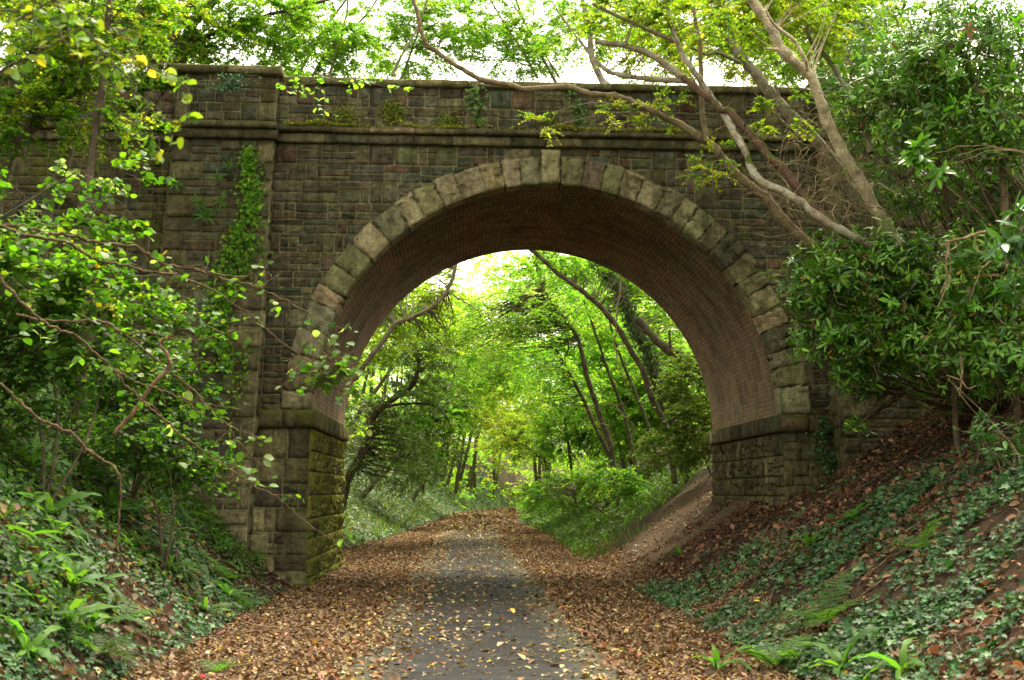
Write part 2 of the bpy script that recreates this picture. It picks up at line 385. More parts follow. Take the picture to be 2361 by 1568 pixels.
bridge = thing('stone_bridge', (0, 0, 0), 'old stone arch bridge of dark rubble masonry spanning the leaf strewn path', 'bridge')
XE = 15.0
front = lambda U, V, h: np.stack([U, -h, V], -1)
def arch_clip(U, V):
    r = np.hypot(U, V-ZS); m = (V > ZS-.1) & (np.abs(U) < RO)
    lim_ = RO-.13
    if np.all(r[m] < lim_+.02) and m.all(): return U, V, False
    s = np.where(m & (r < lim_), lim_/np.maximum(r, .01), 1); return U*s, ZS+(V-ZS)*s, True
# solid core: front and back plates pierced by the arch, mortar coloured
core = Geo()
def plate(y, back):
    a = np.linspace(0, math.pi, 61); ax, az = (RI+.03)*np.cos(a), ZS+(RI+.03)*np.sin(a)
    V = [(x, y, z) for x, z in zip(ax, az)]+[(x, y, 8.6) for x in ax]
    F = [(i, i+1, 62+i, 61+i) for i in range(60)]
    core.add(V, None, F if back else [f[::-1] for f in F], MORTAR)
    for s in (-1, 1):
        V = [(s*(RI+.03), y, -.6), (s*XE, y, -.6), (s*XE, y, 8.6), (s*(RI+.03), y, 8.6), (s*(RI+.03), y, ZS)]
        core.add(V, [(0, 1, 2), (0, 2, 4), (4, 2, 3)], None, MORTAR)
plate(0, False); plate(BT, True)
for y0, y1 in ((.0, .42), (BT-.42, BT)):      # parapets and the roadway between them
    core.add([(-XE, y0, 8.6), (XE, y0, 8.6), (XE, y1, 8.6), (-XE, y1, 8.6)], None, [(0, 1, 2, 3)], MORTAR)
core.add([(-XE, .42, 7.6), (XE, .42, 7.6), (XE, BT-.42, 7.6), (-XE, BT-.42, 7.6), (-XE, .42, 8.6), (XE, .42, 8.6), (XE, BT-.42, 8.6), (-XE, BT-.42, 8.6)], None, [(0, 1, 2, 3), (1, 0, 4, 5), (3, 2, 6, 7)], MORTAR)
for s in (-1, 1): core.add([(s*(RI+.03), 0, -.6), (s*(RI+.03), BT, -.6), (s*(RI+.03), BT, ZS), (s*(RI+.03), 0, ZS)], None, [(0, 1, 2, 3)], MORTAR)
core.obj('mortar_core', M['stone'], bridge)
# spandrel, abutment fronts and parapet in random-coursed rubble
PT, PW = 7.55, .058
def pil_edges(z, s):
    i, o = 4.75+.026*(7.55-z), 6.46+.05*(7.55-z)
    return (i, o) if s > 0 else (-o, -i)
g = Geo(); rubble(g, front, -4.80, 4.80, ZS+.0, 7.55, 'wall', arch_clip, lim=lambda v: (-4.75-.02*(7.55-v), 4.75+.02*(7.55-v)))
g.obj('spandrel_wall', M['stone'], bridge)
g = Geo()
for s in (-1, 1): rubble(g, front, *((-11.8, -6.3) if s < 0 else (6.3, 11.8)), .6, 7.5, 'wall')
g.obj('wing_wall', M['mossy'], bridge)
g = Geo(); rubble(g, front, -11.8, 11.8, 7.86, 8.61, 'wall', hmin=.24, hmax=.4, rough=.02); g.obj('parapet', M['stone'], bridge)
for s in (-1, 1):
    ab = Geo()
    rubble(ab, front, *((-4.98, -4.0) if s < 0 else (4.0, 4.98)), -.25, 2.63, 'band', quoin=True)
    jmp = (lambda U, V, h, s=s: np.stack([s*(RI-h), U, V], -1)) if s < 0 else (lambda U, V, h: np.stack([RI-h, BT-U, V], -1))
    jmp = (lambda U, V, h: np.stack([-(RI-h), U, V], -1)) if s < 0 else (lambda U, V, h: np.stack([RI-h, BT-U, V], -1))
    ab.obj('abutment', M['stone'], bridge); ab = Geo()
    rubble(ab, jmp, 0.0, BT, -.25, 2.63, 'jamb' if s < 0 else 'band', hmin=.26, hmax=.40, rough=.03, wf=.55)
    a = ab.obj('pier_side', M['algae'] if s < 0 else M['stone'], bridge)
    # impost band wraps the front and the jamb
    im = Geo(); u = 4.0
    for (x0, x1) in ((3.93, 4.45), (4.45, 4.96)):
        xx = (x0, x1) if s > 0 else (-x1, -x0)
        rough_block(im, front, *xx, 2.63, 2.93, .085, -.02, stone_col('band'), .008, 5, 4, .004)
    v = -.07; jd = lambda U, V, h: np.stack([(-1 if s < 0 else 1)*(RI-h), U if s < 0 else -U, V], -1)
    while v < BT+.05:
        w = min(rng.uniform(.5, .9), BT+.07-v)
        if s < 0: rough_block(im, lambda U, V, h: np.stack([-RI+h, U, V], -1), v, v+w, 2.63, 2.93, .075, -.05, stone_col('band'), .008, 4, 4, .004)
        else: rough_block(im, lambda U, V, h: np.stack([RI-h, -U, V], -1), -(v+w), -v, 2.63, 2.93, .075, -.05, stone_col('band'), .008, 4, 4, .004)
        v += w
    im.obj('impost', M['mossy'] if s < 0 else M['ashlar'], bridge)
# voussoirs
keyx0, keyx1 = -.14, .18
th_key0, th_key1 = math.acos(keyx1/RI)-.002, math.acos(keyx0/RI)+.002
polar = lambda U, V, h: np.stack([V*np.cos(math.pi-U), -h, ZS+V*np.sin(math.pi-U)], -1)   # u runs left to right
def vous(t0, t1, r1, d):
    gg = Geo(); c = stone_col('ashlar'); q = rng.random()
    if q < .08: c = np.array((.26, .19, .135))
    elif q < .14: c = np.array((.20, .19, .13))
    rough_block(gg, polar, t0, t1, RI-.012, r1, d, -.32, c, .020, 8, 10, .002, gap=.0013)
    gg.obj('voussoir', M['ashlar'], bridge)
def run(a, b):
    t = a; last = 0
    while t < b-.001:
        w = rng.choice(rr_)
        if abs(w-last) < .004: w += .009
        if b-(t+w) < .05: w = b-t
        vous(t, t+w, RO+rng.uniform(-.02, .025), .035+rng.uniform(0, .012)); t += w; last = w
rr_ = [.068, .075, .085, .095, .104]
run(0.004, math.pi-th_key1); run(math.pi-th_key0, math.pi-.004)
gg = Geo(); rough_block(gg, lambda U, V, h: np.stack([U*(1+.10*(V-7.2)), -h, V], -1), keyx0, keyx1, ZS+RI-.02, 7.50, .105, -.3, np.array((.52, .47, .28)), .02, 7, 9, .012)
gg.obj('keystone', M['ashlar'], bridge)
# brick vault
nv, ny = 72, 12; a = np.linspace(0, math.pi, nv+1); yy = np.linspace(.10, BT-.02, ny+1)
A, Y = np.meshgrid(a, yy); rr = RI+.02
V = np.stack([rr*np.cos(A), Y, ZS+rr*np.sin(A)], -1).reshape(-1, 3); F = []
for i in range(ny):
    for j in range(nv): q = i*(nv+1)+j; F.append((q, q+1, q+nv+2, q+nv+1))
va = Geo(); va.add(V, None, F, (.2, .1, .07)); vo = va.obj('brick_vault', M['brick'], bridge, smooth=True)
uvl = vo.data.uv_layers.new(name='uv'); vi = np.zeros(len(vo.data.loops), np.int32); vo.data.loops.foreach_get('vertex_index', vi)
uvl.data.foreach_set('uv', np.stack([Y.ravel()[vi], (A.ravel()*rr)[vi]], -1).astype(np.float32).ravel())
# string course: weathered upper moulding over a projecting band
def course(g, x0, x1, off, drop=0):
    u = x0
    while u < x1-.01:
        w = rng.uniform(.55, 1.25)
        if x1-(u+w) < .35: w = x1-u
        rough_block(g, front, u, u+w, 7.55+drop, 7.715+drop, .085+off, -.02, stone_col('band'), .016, 7, 4, .018, gap=.004); u += w
    u = x0
    while u < x1-.01:
        w = rng.uniform(.6, 1.3)
        if x1-(u+w) < .35: w = x1-u
        c = stone_col('band')*.85; e = .004
        P_ = lambda y, z: [(u+e, -y, z), (u+w-e, -y, z)]
        prof = [(-.02, 7.722), (.135+off, 7.722), (.165+off, 7.745), (.17+off, 7.79), (.125+off, 7.845), (-.02, 7.885)]
        VV = [q for y, z in prof for q in P_(y, z+drop)]; FF = [(2*i, 2*i+1, 2*i+3, 2*i+2) for i in range(5)]
        g.add(np.array(VV)+rng.normal(0, .004, (12, 3)), None, FF, c)
        for k in (0, 1): g.add([VV[2*i+k] for i in range(6)], [(0, i, i+1) for i in range(1, 5)], None, c)
        u += w
for x0, x1, dz in ((-4.72, 4.72, 0), (-11.8, -6.5, -.03), (6.5, 11.8, -.03)):
    g = Geo(); course(g, x0, x1, 0, dz); g.obj('string_course', M['ashlar'], bridge)
# coping
g = Geo(); u = -11.8
def cope(g, x0, x1, y0, y1, z0, z1):
    c = stone_col('band')*1.05; n = 5; xs = np.linspace(x0+.0006, x1-.0006, n); prof = [(y0, z0), (y0, z1-.02), (y0+.03, z1), (y1-.03, z1+.01), (y1, z1-.02), (y1, z0)]
    VV = np.array([(x, y, z) for x in xs for y, z in prof])+rng.normal(0, .005, (n*6, 3)); FF = [(6*i+k, 6*i+k+1, 6*i+k+7, 6*i+k+6) for i in range(n-1) for k in range(5)]
    FF += [(6*i+5, 6*i, 6*i+6, 6*i+11) for i in range(n-1)]; g.add(VV, [(0, 1, 2), (0, 2, 3), (0, 3, 4), (0, 4, 5)]+[(6*n-6, 6*n-5+k, 6*n-4+k) for k in range(4)], FF, c)
while u < 11.79:
    w = min(rng.uniform(.9, 1.5), 11.8-u); cope(g, u, u+w, -.085, .5, 8.612, 8.735); u += w
g.obj('coping', M['mossy'], bridge)
# pilasters: battered piers with their own string course and cap
for s in (-1, 1):
    bat = lambda z: .17+.034*np.clip(7.55-z, 0, 9)
    pm = lambda U, V, h: np.stack([U, -h-bat(V), V], -1)
    pg = Geo()
    for z0, z1 in ((0.2, 7.55), (7.88, 8.70)):
        q = [(*pil_edges(z, s), z) for z in (z0, z1)]
        VV = [];
        for a0, a1, z in q: VV += [(a0, -bat(z), z), (a1, -bat(z), z), (a1, .1, z), (a0, .1, z)]
        pg.add(VV, None, [(0, 1, 5, 4), (1, 2, 6, 5), (3, 0, 4, 7), (4, 5, 6, 7)], MORTAR)
        rubble(pg, pm, 0, 1, z0, z1, 'wall', lim=lambda v: pil_edges(v, s), quoin=True, rough=.024)
        for e in (0, 1):                       # returns
            sg = -1 if e == 0 else 1; v = z0
            while v < z1-.02:
                h = rng.uniform(.22, .4); h = z1-v if z1-(v+h) < .15 else h
                sm = lambda U, V, hh: np.stack([np.vectorize(lambda z: pil_edges(z, s)[e])(V)+sg*hh, (-bat(V)*(1-U)+.02 if sg > 0 else -bat(V)*U+.02*(1-U)), V], -1)
                rough_block(pg, sm, 0, 1, v, v+h, .01, -.02, stone_col('band'), .012, 4, 4, .01); v += h
    pil = pg.obj('pilaster', M['stone'], bridge)
    sc = Geo(); x0, x1 = pil_edges(7.55, s); course(sc, x0-.06, x1+.06, .17); 
    sc.obj('pilaster_band', M['ashlar'], pil)
    cg = Geo(); x0, x1 = pil_edges(8.7, s); m = (x0+x1)/2; cope(cg, x0-.08, m, -.29, .5, 8.702, 8.845); cope(cg, m, x1+.08, -.29, .5, 8.702, 8.845); cg.obj('pilaster_cap', M['mossy'], pil)
# ------------------------------------------------------------------ ground, path, litter and ground cover
xs = np.unique(np.concatenate([np.linspace(-90, -14, 28), np.linspace(-14, 12, 150), np.linspace(12, 90, 28)]))
ys = np.unique(np.concatenate([np.linspace(-40, -20, 14), np.linspace(-20, 26, 220), np.linspace(26, 90, 90), np.linspace(90, 220, 26)]))
X, Y = np.meshgrid(xs, ys); Z = gz(X, Y); Z = Z+np.where((X > 1.3) & (Y > -3) & (Y < 9) & (X < 8), .035*wob(X, Y, 6.3, .5)+.03*wob(X, Y, 11., 1.2), 0)
i, j = np.meshgrid(np.arange(len(ys)-1), np.arange(len(xs)-1), indexing='ij'); q = (i*len(xs)+j).ravel()
TRK_A, TRK_B, TRK_C, TRK_D = [GP(*q)[:2] for q in ((1600, 1125), (1450, 1290), (1690, 1172), (1530, 1275))]
def seg_1(x, y, a, b):
    ab = b-a; t = np.clip(((x-a[0])*ab[0]+(y-a[1])*ab[1])/(ab@ab), 0, 1); return np.hypot(x-a[0]-t*ab[0], y-a[1]-t*ab[1])
def seg_d(x, y): return np.minimum(seg_1(x, y, TRK_A, TRK_B), seg_1(x, y, TRK_C, TRK_D)+.15)+.10*wob(x, y, 4.5)
trk = np.clip(1.6-seg_d(X, Y)/(.72+.16*wob(X, Y, 2.)), 0, 1)
base = np.where((np.abs(X-path_x(Y)-.3) < 3)[..., None], (.060, .036, .022), (.042, .028, .017))
c = base*(1-trk[..., None])+np.array((.105, .073, .046))*trk[..., None]
g = Geo(); g.add(np.stack([X, Y, Z], -1), None, np.stack([q, q+1, q+len(xs)+1, q+len(xs)], -1), c.reshape(-1, 3))
tag(g.obj('ground', M['soil'], smooth=True), kind='structure')
# path
py_ = np.linspace(-24, 120, 400); g = Geo(); prof = [(-1.30, -.03), (-1.25, .018), (-1.12, .03), (-.6, .045), (0, .055), (.6, .045), (1.12, .03), (1.25, .018), (1.30, -.03)]
VV = np.array([[(path_x(y)+u*(1+.02*math.sin(y*1.7+u*3)), y, z) for u, z in prof] for y in py_]); n = len(prof)
c = np.zeros((len(py_), n, 3)); c[:] = (.017, .0155, .015); c[:, :2] = (.055, .060, .020); c[:, -2:] = (.06, .068, .018); c[:, 2] = (.062, .06, .042); c[:, -3] = (.06, .06, .04)
i, k = np.meshgrid(np.arange(len(py_)-1), np.arange(n-1), indexing='ij'); q = (i*n+k).ravel()
g.add(VV, None, np.stack([q, q+1, q+n+1, q+n], -1), c.reshape(-1, 3)); tag(g.obj('path', M['asphalt']), kind='structure')
BROWNS = [(.235, .14, .07), (.33, .225, .115), (.14, .078, .042), (.46, .36, .20), (.07, .044, .027), (.50, .38, .07), (.27, .11, .055)]
BW = [.32, .15, .30, .03, .13, .018, .052]
def lay_litter(name, n, xf, yr, size, lift, label=None, mask=None, pal=(BROWNS, BW), tilt=.28, ypow=1.0):
    y = yr[0]+(yr[1]-yr[0])*rng.random(n)**ypow; x = xf(y, rng.random(n))
    if mask is not None:
        m = mask(x, y); x, y = x[m], y[m]
    z = gz(x, y); on = np.abs(x-path_x(y)) < 1.28
    z = np.where(on, .05-.022*np.abs(x-path_x(y)), z)
    n = len(x); nr = gnorm(x, y); nr[on] = (0, 0, 1)
    p = np.stack([x, y, z+lift*(.4+rng.random(n))], -1)
    g = Geo(); sz = size*np.clip(rng.lognormal(-.12, .42, n), .35, 2.1)*(1+np.clip(y-8, 0, 60)*.012)
    scatter(g, L_LITTER, p, rng.normal(size=(n, 3)), nr+rng.normal(0, tilt, (n, 3)), sz, palette(n, *pal, .25))
    return tag(g.obj(name, M['dry_leaf']), kind='stuff')
lay_litter('leaf_crumbs', 26000, lambda y, r: path_x(y)+(r*2-1)*1.3, (-13, 22), .019, .004, tilt=.2, ypow=1.4, mask=lambda x, y: rng.random(len(x)) < np.clip(.5+.6*wob(x, y, 1.9, 2.), .1, 1))
lay_litter('track_leaves', 7000, lambda y, r: 1.2+r*4.4, (-2, 8), .045, .03, mask=lambda x, y: (seg_d(x, y) < 1.6) & (rng.random(len(x)) < .10+.62*np.clip(seg_d(x, y), 0, 1.2)+.35*(x > 3.4)))
off_r = lambda y: path_x(y)+1.22; 
lay_litter('leaf_litter', 175000, lambda y, r: path_x(y)+np.where(r < .42, -1.15-(offL(y)-1.0)*(r/.42), 1.15+(offR(y)-.2)*((r-.42)/.58)), (-13, 34), .039, .017, tilt=.3, ypow=1.35)
lay_litter('path_leaves', 20000, lambda y, r: path_x(y)+(r*2-1)*1.3, (-14, 42), .052, .006, tilt=.12, ypow=1.25, pal=(BROWNS, [.22, .24, .10, .26, .05, .08, .05]), mask=lambda x, y: rng.random(len(x)) < np.clip(.30+.75*np.clip(np.abs(x-path_x(y)-.12)-.5, 0, 2)+.35*wob(x, y, 1.7)+.006*np.clip(y, 0, 40), .12, 1))
lay_litter('edge_drift', 9000, lambda y, r: path_x(y)+np.where(r < .72, -1.38+.75*(r/.72)**1.8, 1.3-.4*((r-.72)/.28)**1.8), (-14, 20), .05, .02, tilt=.4, ypow=1.3, mask=lambda x, y: rng.random(len(x)) < np.clip(.6+.6*wob(x, y, 1.2, 5.), 0, 1))
lay_litter('distant_leaves', 12000, lambda y, r: path_x(y)+(r*2-1)*2.2, (26, 95), .08, .02)
lay_litter('bank_leaves', 75000, lambda y, r: path_x(y)+3.2+r*9, (-14, 4), .058, .03, tilt=.45, mask=lambda x, y: (rng.random(len(x)) < np.clip(.4+.5*wob(x, y, 1.1, .6)+.25*(y > -5), .15, 1)) & (seg_d(x, y) > .75), pal=([(.19, .085, .045), (.11, .05, .03), (.28, .155, .08), (.06, .032, .02)], [.35, .3, .15, .2]))
lay_litter('slope_leaves', 9000, lambda y, r: path_x(y)-3-r*5.0, (-16, 0), .07, .04, tilt=.5)
# ivy and other ground cover
IVY = [(.030, .090, .026), (.048, .130, .032), (.018, .052, .018), (.085, .16, .06)]
def cover(name, n, xf, yr, size, cols, mask, lift=.065, shape=L_IVY, tilt=.5, mt='ivy_leaf', probs=None, up=1.0):
    y = yr[0]+(yr[1]-yr[0])*rng.random(n); x = xf(y, rng.random(n)); m = mask(x, y); x, y = x[m], y[m]; n = len(x)
    p = np.stack([x, y, gz(x, y)+lift*(.3+rng.random(n))], -1); nr = gnorm(x, y)*up+np.array([0, -.15, .35])
    f = -gnorm(x, y)*np.array([1, 1, 0])*-1.0+rng.normal(0, .8, (n, 3))
    g = Geo(); scatter(g, shape, p, f, nr+rng.normal(0, tilt, (n, 3)), size*rng.uniform(.4, 1.45, n)*(1+np.clip(y-4, 0, 60)*.02), palette(n, cols, probs, .25))
    return tag(g.obj(name, M[mt]), kind='stuff')
def r_ivy_mask(x, y):
    d = x-path_x(y)-2.5; w = 1.2*wob(x, y, 1.25, .4)+1.1*wob(x, y, 3.7, 2.)+.8*wob(x, y, 8.3, 1.)
    k = np.where(y > -4.5, 1.15-.62*(d-.2)-.10*(y+4.5), 1.0-.12*d)
    return (d > .15) & (rng.random(len(x)) < np.clip(.50*k+.75*w, .02, 1))
cover('right_bank_ivy', 120000, lambda y, r: path_x(y)+2.55+r*6.2, (-16.5, -.2), .058, IVY, r_ivy_mask)
cover('large_ivy', 9000, lambda y, r: path_x(y)+2.7+r*6, (-16, -1), .088, IVY+[(.12, .19, .08)], lambda x, y: r_ivy_mask(x, y) & (wob(x, y, 2.2, 4.) > .1), .09, tilt=.6)
cover('left_bank_ivy', 62000, lambda y, r: path_x(y)-2.9-r*3.6, (-17, -1), .058, IVY, lambda x, y: rng.random(len(x)) < np.clip(.45+.8*wob(x, y, 1.3, 1.1)+.7*wob(x, y, 4.1, .3), 0, 1))
GREENS = [(.055, .145, .018), (.09, .20, .022), (.03, .085, .016), (.14, .25, .035), (.05, .12, .03)]
cover('left_bank_undergrowth', 80000, lambda y, r: path_x(y)-3.3-r*6.5, (-17, -.3), .066, GREENS, lambda x, y: rng.random(len(x)) < np.clip((path_x(y)-3.7-x)*.45+.16+.7*wob(x, y, 1.0, 2.)+.5*wob(x, y, 3.9, 1.), 0, 1), .18, L_OVAL, .7, 'leaf')
cover('left_bank_fronds', 2600, lambda y, r: path_x(y)-3.4-r*4.5, (-17, -.6), .27, [(.075, .18, .025), (.11, .23, .03), (.05, .13, .02)], lambda x, y: rng.random(len(x)) < np.clip(.5+.8*wob(x, y, 1.6, 3.3), 0, 1), .16, leaf_shape([(.12, .07), (.4, .085), (.75, .065)], .15, -.25), .5, 'leaf')
far_mask = lambda x, y: rng.random(len(x)) < np.clip(.75+.5*wob(x, y, .8, .2), 0, 1)
cover('far_left_ivy', 70000, lambda y, r: path_x(y)-offL(y)+.15-r*4.5, (7, 100), .08, [(.07, .12, .055), (.05, .10, .04), (.10, .15, .07), (.09, .13, .03)], far_mask, .12)
cover('far_right_undergrowth', 52000, lambda y, r: path_x(y)+offR(y)+.05+r*4.0, (5.2, 90), .09, [(.06, .13, .025), (.09, .17, .03), (.05, .10, .03), (.13, .19, .04)], lambda x, y: (seg_d(x, y) > .72+.35*wob(x, y, 2.6)) & ((x-TRK_A[0])*.3+(y-TRK_A[1]) > -.2) & far_mask(x, y), .25, L_OVAL, .7, 'leaf')
# blades of grass and low fern fronds on the far verges
def blades(name, n, xf, yr, h, cols):
    y = yr[0]+(yr[1]-yr[0])*rng.random(n); x = xf(y, rng.random(n)); k = (wob(x, y, 1.3, 3.) > -.35) & (seg_d(x, y) > .9); x, y = x[k], y[k]; n = len(x)
    p = np.stack([x, y, gz(x, y)-.02], -1); f = np.array([0, 0, 1.])+rng.normal(0, .45, (n, 3)); nn = rng.normal(size=(n, 3))
    g = Geo(); scatter(g, leaf_shape([(.3, .05), (.7, .04)], .1, .35), p, f, nn, h*rng.uniform(.5, 1.4, n), palette(n, cols, None, .25)); tag(g.obj(name, M['leaf']), kind='stuff')
blades('left_verge_grass', 15000, lambda y, r: path_x(y)-offL(y)+.05-r*3.2, (8, 105), .34, [(.10, .15, .03), (.07, .13, .03), (.16, .18, .05)])
blades('right_verge_grass', 9000, lambda y, r: path_x(y)+offR(y)+r*3.0, (8, 70), .27, [(.08, .15, .025), (.11, .18, .03), (.06, .12, .03)])
# dead twigs lying in the litter
g = Geo()
for k in range(620):
    y = rng.uniform(-14, 3); s = rng.random() < .6
    x = path_x(y)-rng.uniform(1.5, 3.4) if s else path_x(y)+rng.uniform(2.6, 7)
    L = rng.uniform(.1, .45); a = rng.uniform(0, 6.28); t = np.linspace(-.5, .5, 4)
    X_, Y_ = x+np.cos(a)*t*L+rng.normal(0, .01, 4), y+np.sin(a)*t*L+rng.normal(0, .01, 4)
    tube(g, np.stack([X_, Y_, gz(X_, Y_)+.02+rng.uniform(0, .03)], -1), [.006, .003], 4, (.20, .13, .08))
tag(g.obj('fallen_twigs', M['plain']), kind='stuff')
# small stones washed out on the earth track
g = Geo()
for k in range(110):
    t = rng.random(); p = TRK_A*(1-t)+TRK_B*t+rng.normal(0, .4, 2); r = rng.uniform(.012, .05)
    v = rdir(14, .6); import itertools
    h = bpy.data.meshes.new('h'); bm_ = __import__('bmesh').new(); [bm_.verts.new(q*r*rng.uniform(.8, 1.2)) for q in v]; __import__('bmesh').ops.convex_hull(bm_, input=bm_.verts)
    bm_.verts.ensure_lookup_table(); bm_.verts.index_update(); g.add(np.array([q.co for q in bm_.verts])+np.array([p[0], p[1], float(gz(*p))+r*.2]), [[q.index for q in f.verts] for f in bm_.faces if len(f.verts) == 3], None, palette(1, [(.24, .19, .13), (.16, .13, .10)])[0]); bm_.free(); bpy.data.meshes.remove(h)
tag(g.obj('loose_stones', M['plain']), kind='stuff')

g = Geo()
for k in range(420):
    y = rng.uniform(-15, -1); x = path_x(y)+rng.uniform(2.6, 7); a = rng.normal(1.2, .8); q = []
    for m in range(6):
        q.append((x, y, float(gz(x, y))+rng.uniform(.01, .05))); a += rng.normal(0, .5); x += math.cos(a)*.12; y -= math.sin(a)*.12
    tube(g, q, [.004, .0025], 3, palette(1, [(.20, .14, .08), (.13, .09, .055), (.26, .20, .12)])[0])
tag(g.obj('ivy_runners', M['plain']), kind='stuff')
# ------------------------------------------------------------------ ferns
def harts(n=10, L=.38, seed=0):
    g = Geo(); a0 = rng.uniform(0, 6)
    for k in range(n):
        a = a0+k*2.4+rng.normal(0, .25); l = L*rng.uniform(.6, 1.2); w = .024*rng.uniform(.8, 1.25)*(l/.38)**.5; el = rng.uniform(.7, 1.25); S = 9
        t = np.linspace(0, 1, S); ang = el-t*rng.uniform(1.0, 1.9)
        r = np.concatenate([[0], np.cumsum(np.cos(ang[:-1])*l/(S-1))]); z = np.concatenate([[0], np.cumsum(np.sin(ang[:-1])*l/(S-1))])
        ww = w*np.interp(t, [0, .12, .25, .7, .9, 1], [.25, .9, 1, .95, .55, .06]); wv = .008*np.sin(t*rng.uniform(14, 20)+rng.uniform(0, 6))
        d = np.array([math.cos(a), math.sin(a)]); pr = np.array([-d[1], d[0]]); tw = rng.normal(0, .3)
        V = []
        for q in range(S):
            c = np.array([d[0]*r[q], d[1]*r[q], z[q]])
            for sgn in (-1, 0, 1): V.append(c+sgn*ww[q]*np.array([pr[0], pr[1], .25*abs(sgn)+sgn*tw*.5])+np.array([0, 0, wv[q]*sgn]))
        F = [(3*q+m, 3*q+m+1, 3*q+m+4, 3*q+m+3) for q in range(S-1) for m in (0, 1)]
        g.add(V, None, F, palette(1, [(.085, .20, .03), (.12, .25, .035), (.06, .15, .03)], None, .15)[0])
    return g
def fern(n=8, L=.6):
    g = Geo(); a0 = rng.uniform(0, 6)
    for k in range(n):
        a = a0+k*2*math.pi/n+rng.normal(0, .2); l = L*rng.uniform(.75, 1.15); el = rng.uniform(.55, 1.15); S = 20
        t = np.linspace(0, 1, S); ang = el-t*rng.uniform(1.1, 1.7)
        r = np.concatenate([[0], np.cumsum(np.cos(ang[:-1])*l/(S-1))]); z = np.concatenate([[0], np.cumsum(np.sin(ang[:-1])*l/(S-1))])
        d = np.array([math.cos(a), math.sin(a), 0]); pr = np.array([-d[1], d[0], 0]); pts = d*r[:, None]+np.array([0, 0, 1])*z[:, None]
        col = palette(1, [(.08, .19, .03), (.11, .23, .035), (.06, .14, .03)], None, .12)[0]
        tube(g, pts, [.006, .002], 3, (.12, .12, .04))
        N_ = 20; tt = np.linspace(.12, .98, N_)
        for sgn in (-1, 1):
            c = np.stack([np.interp(tt, t, pts[:, m]) for m in range(3)], -1)
            pl = l*.24*np.sin(np.clip(tt*1.15+.12, 0, 1)*math.pi)**.8+.01; tg = np.stack([np.interp(tt, t, np.gradient(pts[:, m])) for m in range(3)], -1)
            f = sgn*pr+unit(tg)*.28+np.array([0, 0, -.18]); nn = np.cross(unit(tg), pr)*1.0; nn = nn*np.sign(nn[:, 2:]+1e-6)+rng.normal(0, .08, (N_, 3))
            scatter(g, leaf_shape([(.08, .06), (.5, .055), (.8, .03)], .1, -.05), c, f, nn, pl, palette(N_, [col], None, .1))
    return g
hv = [harts(rng.integers(8, 13), .40).mesh('harts_tongue') for _ in range(4)]
fv = [fern(rng.integers(5, 8), .72).mesh('male_fern') for _ in range(3)]
for me in hv+fv: me.materials.append(M['leaf'])
def plant(name, me, p, s, label, cat, group, rz=None, nrm=None):
    o = bpy.data.objects.new(name, me); COL.objects.link(o); o.location = [float(v) for v in p]
    q = Vector((0, 0, 1)).rotation_difference(Vector([float(v) for v in nrm])) if nrm is not None else Matrix.Identity(3).to_quaternion()
    o.rotation_mode = 'QUATERNION'; o.rotation_quaternion = q @ Matrix.Rotation(rng.uniform(0, 6.28) if rz is None else rz, 3, 'Z').to_quaternion(); o.scale = (s, s, s)
    return tag(o, label, cat, group)
G_H, G_F = "hart's-tongue ferns on the banks", 'feathery ferns on the banks'
HT = [((110, 1180), 1.5, "broad hart's-tongue fern high on the left bank near the left frame edge"),
 ((250, 1175), 1.35, "hart's-tongue fern halfway up the left bank, beside the crooked bare stem"),
 ((125, 1225), 1.2, "hart's-tongue fern on the left bank just below the broad one by the frame edge"),
 ((245, 1010), 1.5, "hart's-tongue fern with long hanging straps under the hazel branches, uppermost on the left bank"),
 ((150, 915), 1.6, "large drooping hart's-tongue fern in the shade among the left shrubs"),
 ((60, 1075), 1.4, "hart's-tongue fern at the left frame edge under the shrubs"),
 ((475, 1130), 1.1, "hart's-tongue fern by the mossy foot of the left pilaster"),
 ((552, 1228), .95, "hart's-tongue fern at the left flank of the left pier, highest of the three there"),
 ((578, 1285), .85, "hart's-tongue fern at the left flank of the left pier, lowest of the three there"),
 ((505, 1255), .95, "hart's-tongue fern left of the pier among dark ivy leaves"),
 ((385, 1300), 1.15, "bright hart's-tongue fern in the middle of the left bank, surrounded by ivy"),
 ((310, 1250), 1.0, "small hart's-tongue fern left of the bright one in the middle of the left bank"),
 ((90, 1300), 1.25, "hart's-tongue fern with upright straps low at the left frame edge"),
 ((160, 1345), 1.2, "hart's-tongue fern on the lower left bank above the biggest clump"),
 ((145, 1425), 1.6, "biggest hart's-tongue fern clump low on the left bank"),
 ((200, 1450), 1.3, "hart's-tongue fern spilling downward beside the biggest clump on the left"),
 ((60, 1500), 1.2, "hart's-tongue fern in the bottom left corner"),
 ((520, 1370), 1.0, "hart's-tongue fern at the foot of the left bank next to the leaf litter"),
 ((470, 1400), 1.1, "hart's-tongue fern just left of the one that touches the leaf litter"),
 ((1870, 1253), 1.1, "dark hart's-tongue fern lying flat in the ivy of the right bank"),
 ((1572, 1268), .9, "lone hart's-tongue fern at the lower edge of the worn earth track"),
 ((1972, 1188), .8, "small yellow green hart's-tongue fern high in the right bank ivy"),
 ((1655, 1535), 1.1, "hart's-tongue fern at the bottom edge nearest the path on the right"),
 ((1945, 1535), 1.35, "tall hart's-tongue fern with upright straps at the bottom right"),
 ((2085, 1545), 1.15, "hart's-tongue fern rightmost along the bottom edge"),
 ((812, 1240), 1.6, "light green hart's-tongue fern just behind the left pier"),
 ((1385, 1185), 1.3, "pale hart's-tongue fern on the far right bank seen through the arch"),
 ((1330, 1200), 1.2, "hart's-tongue fern lower on the far right bank seen through the arch")]
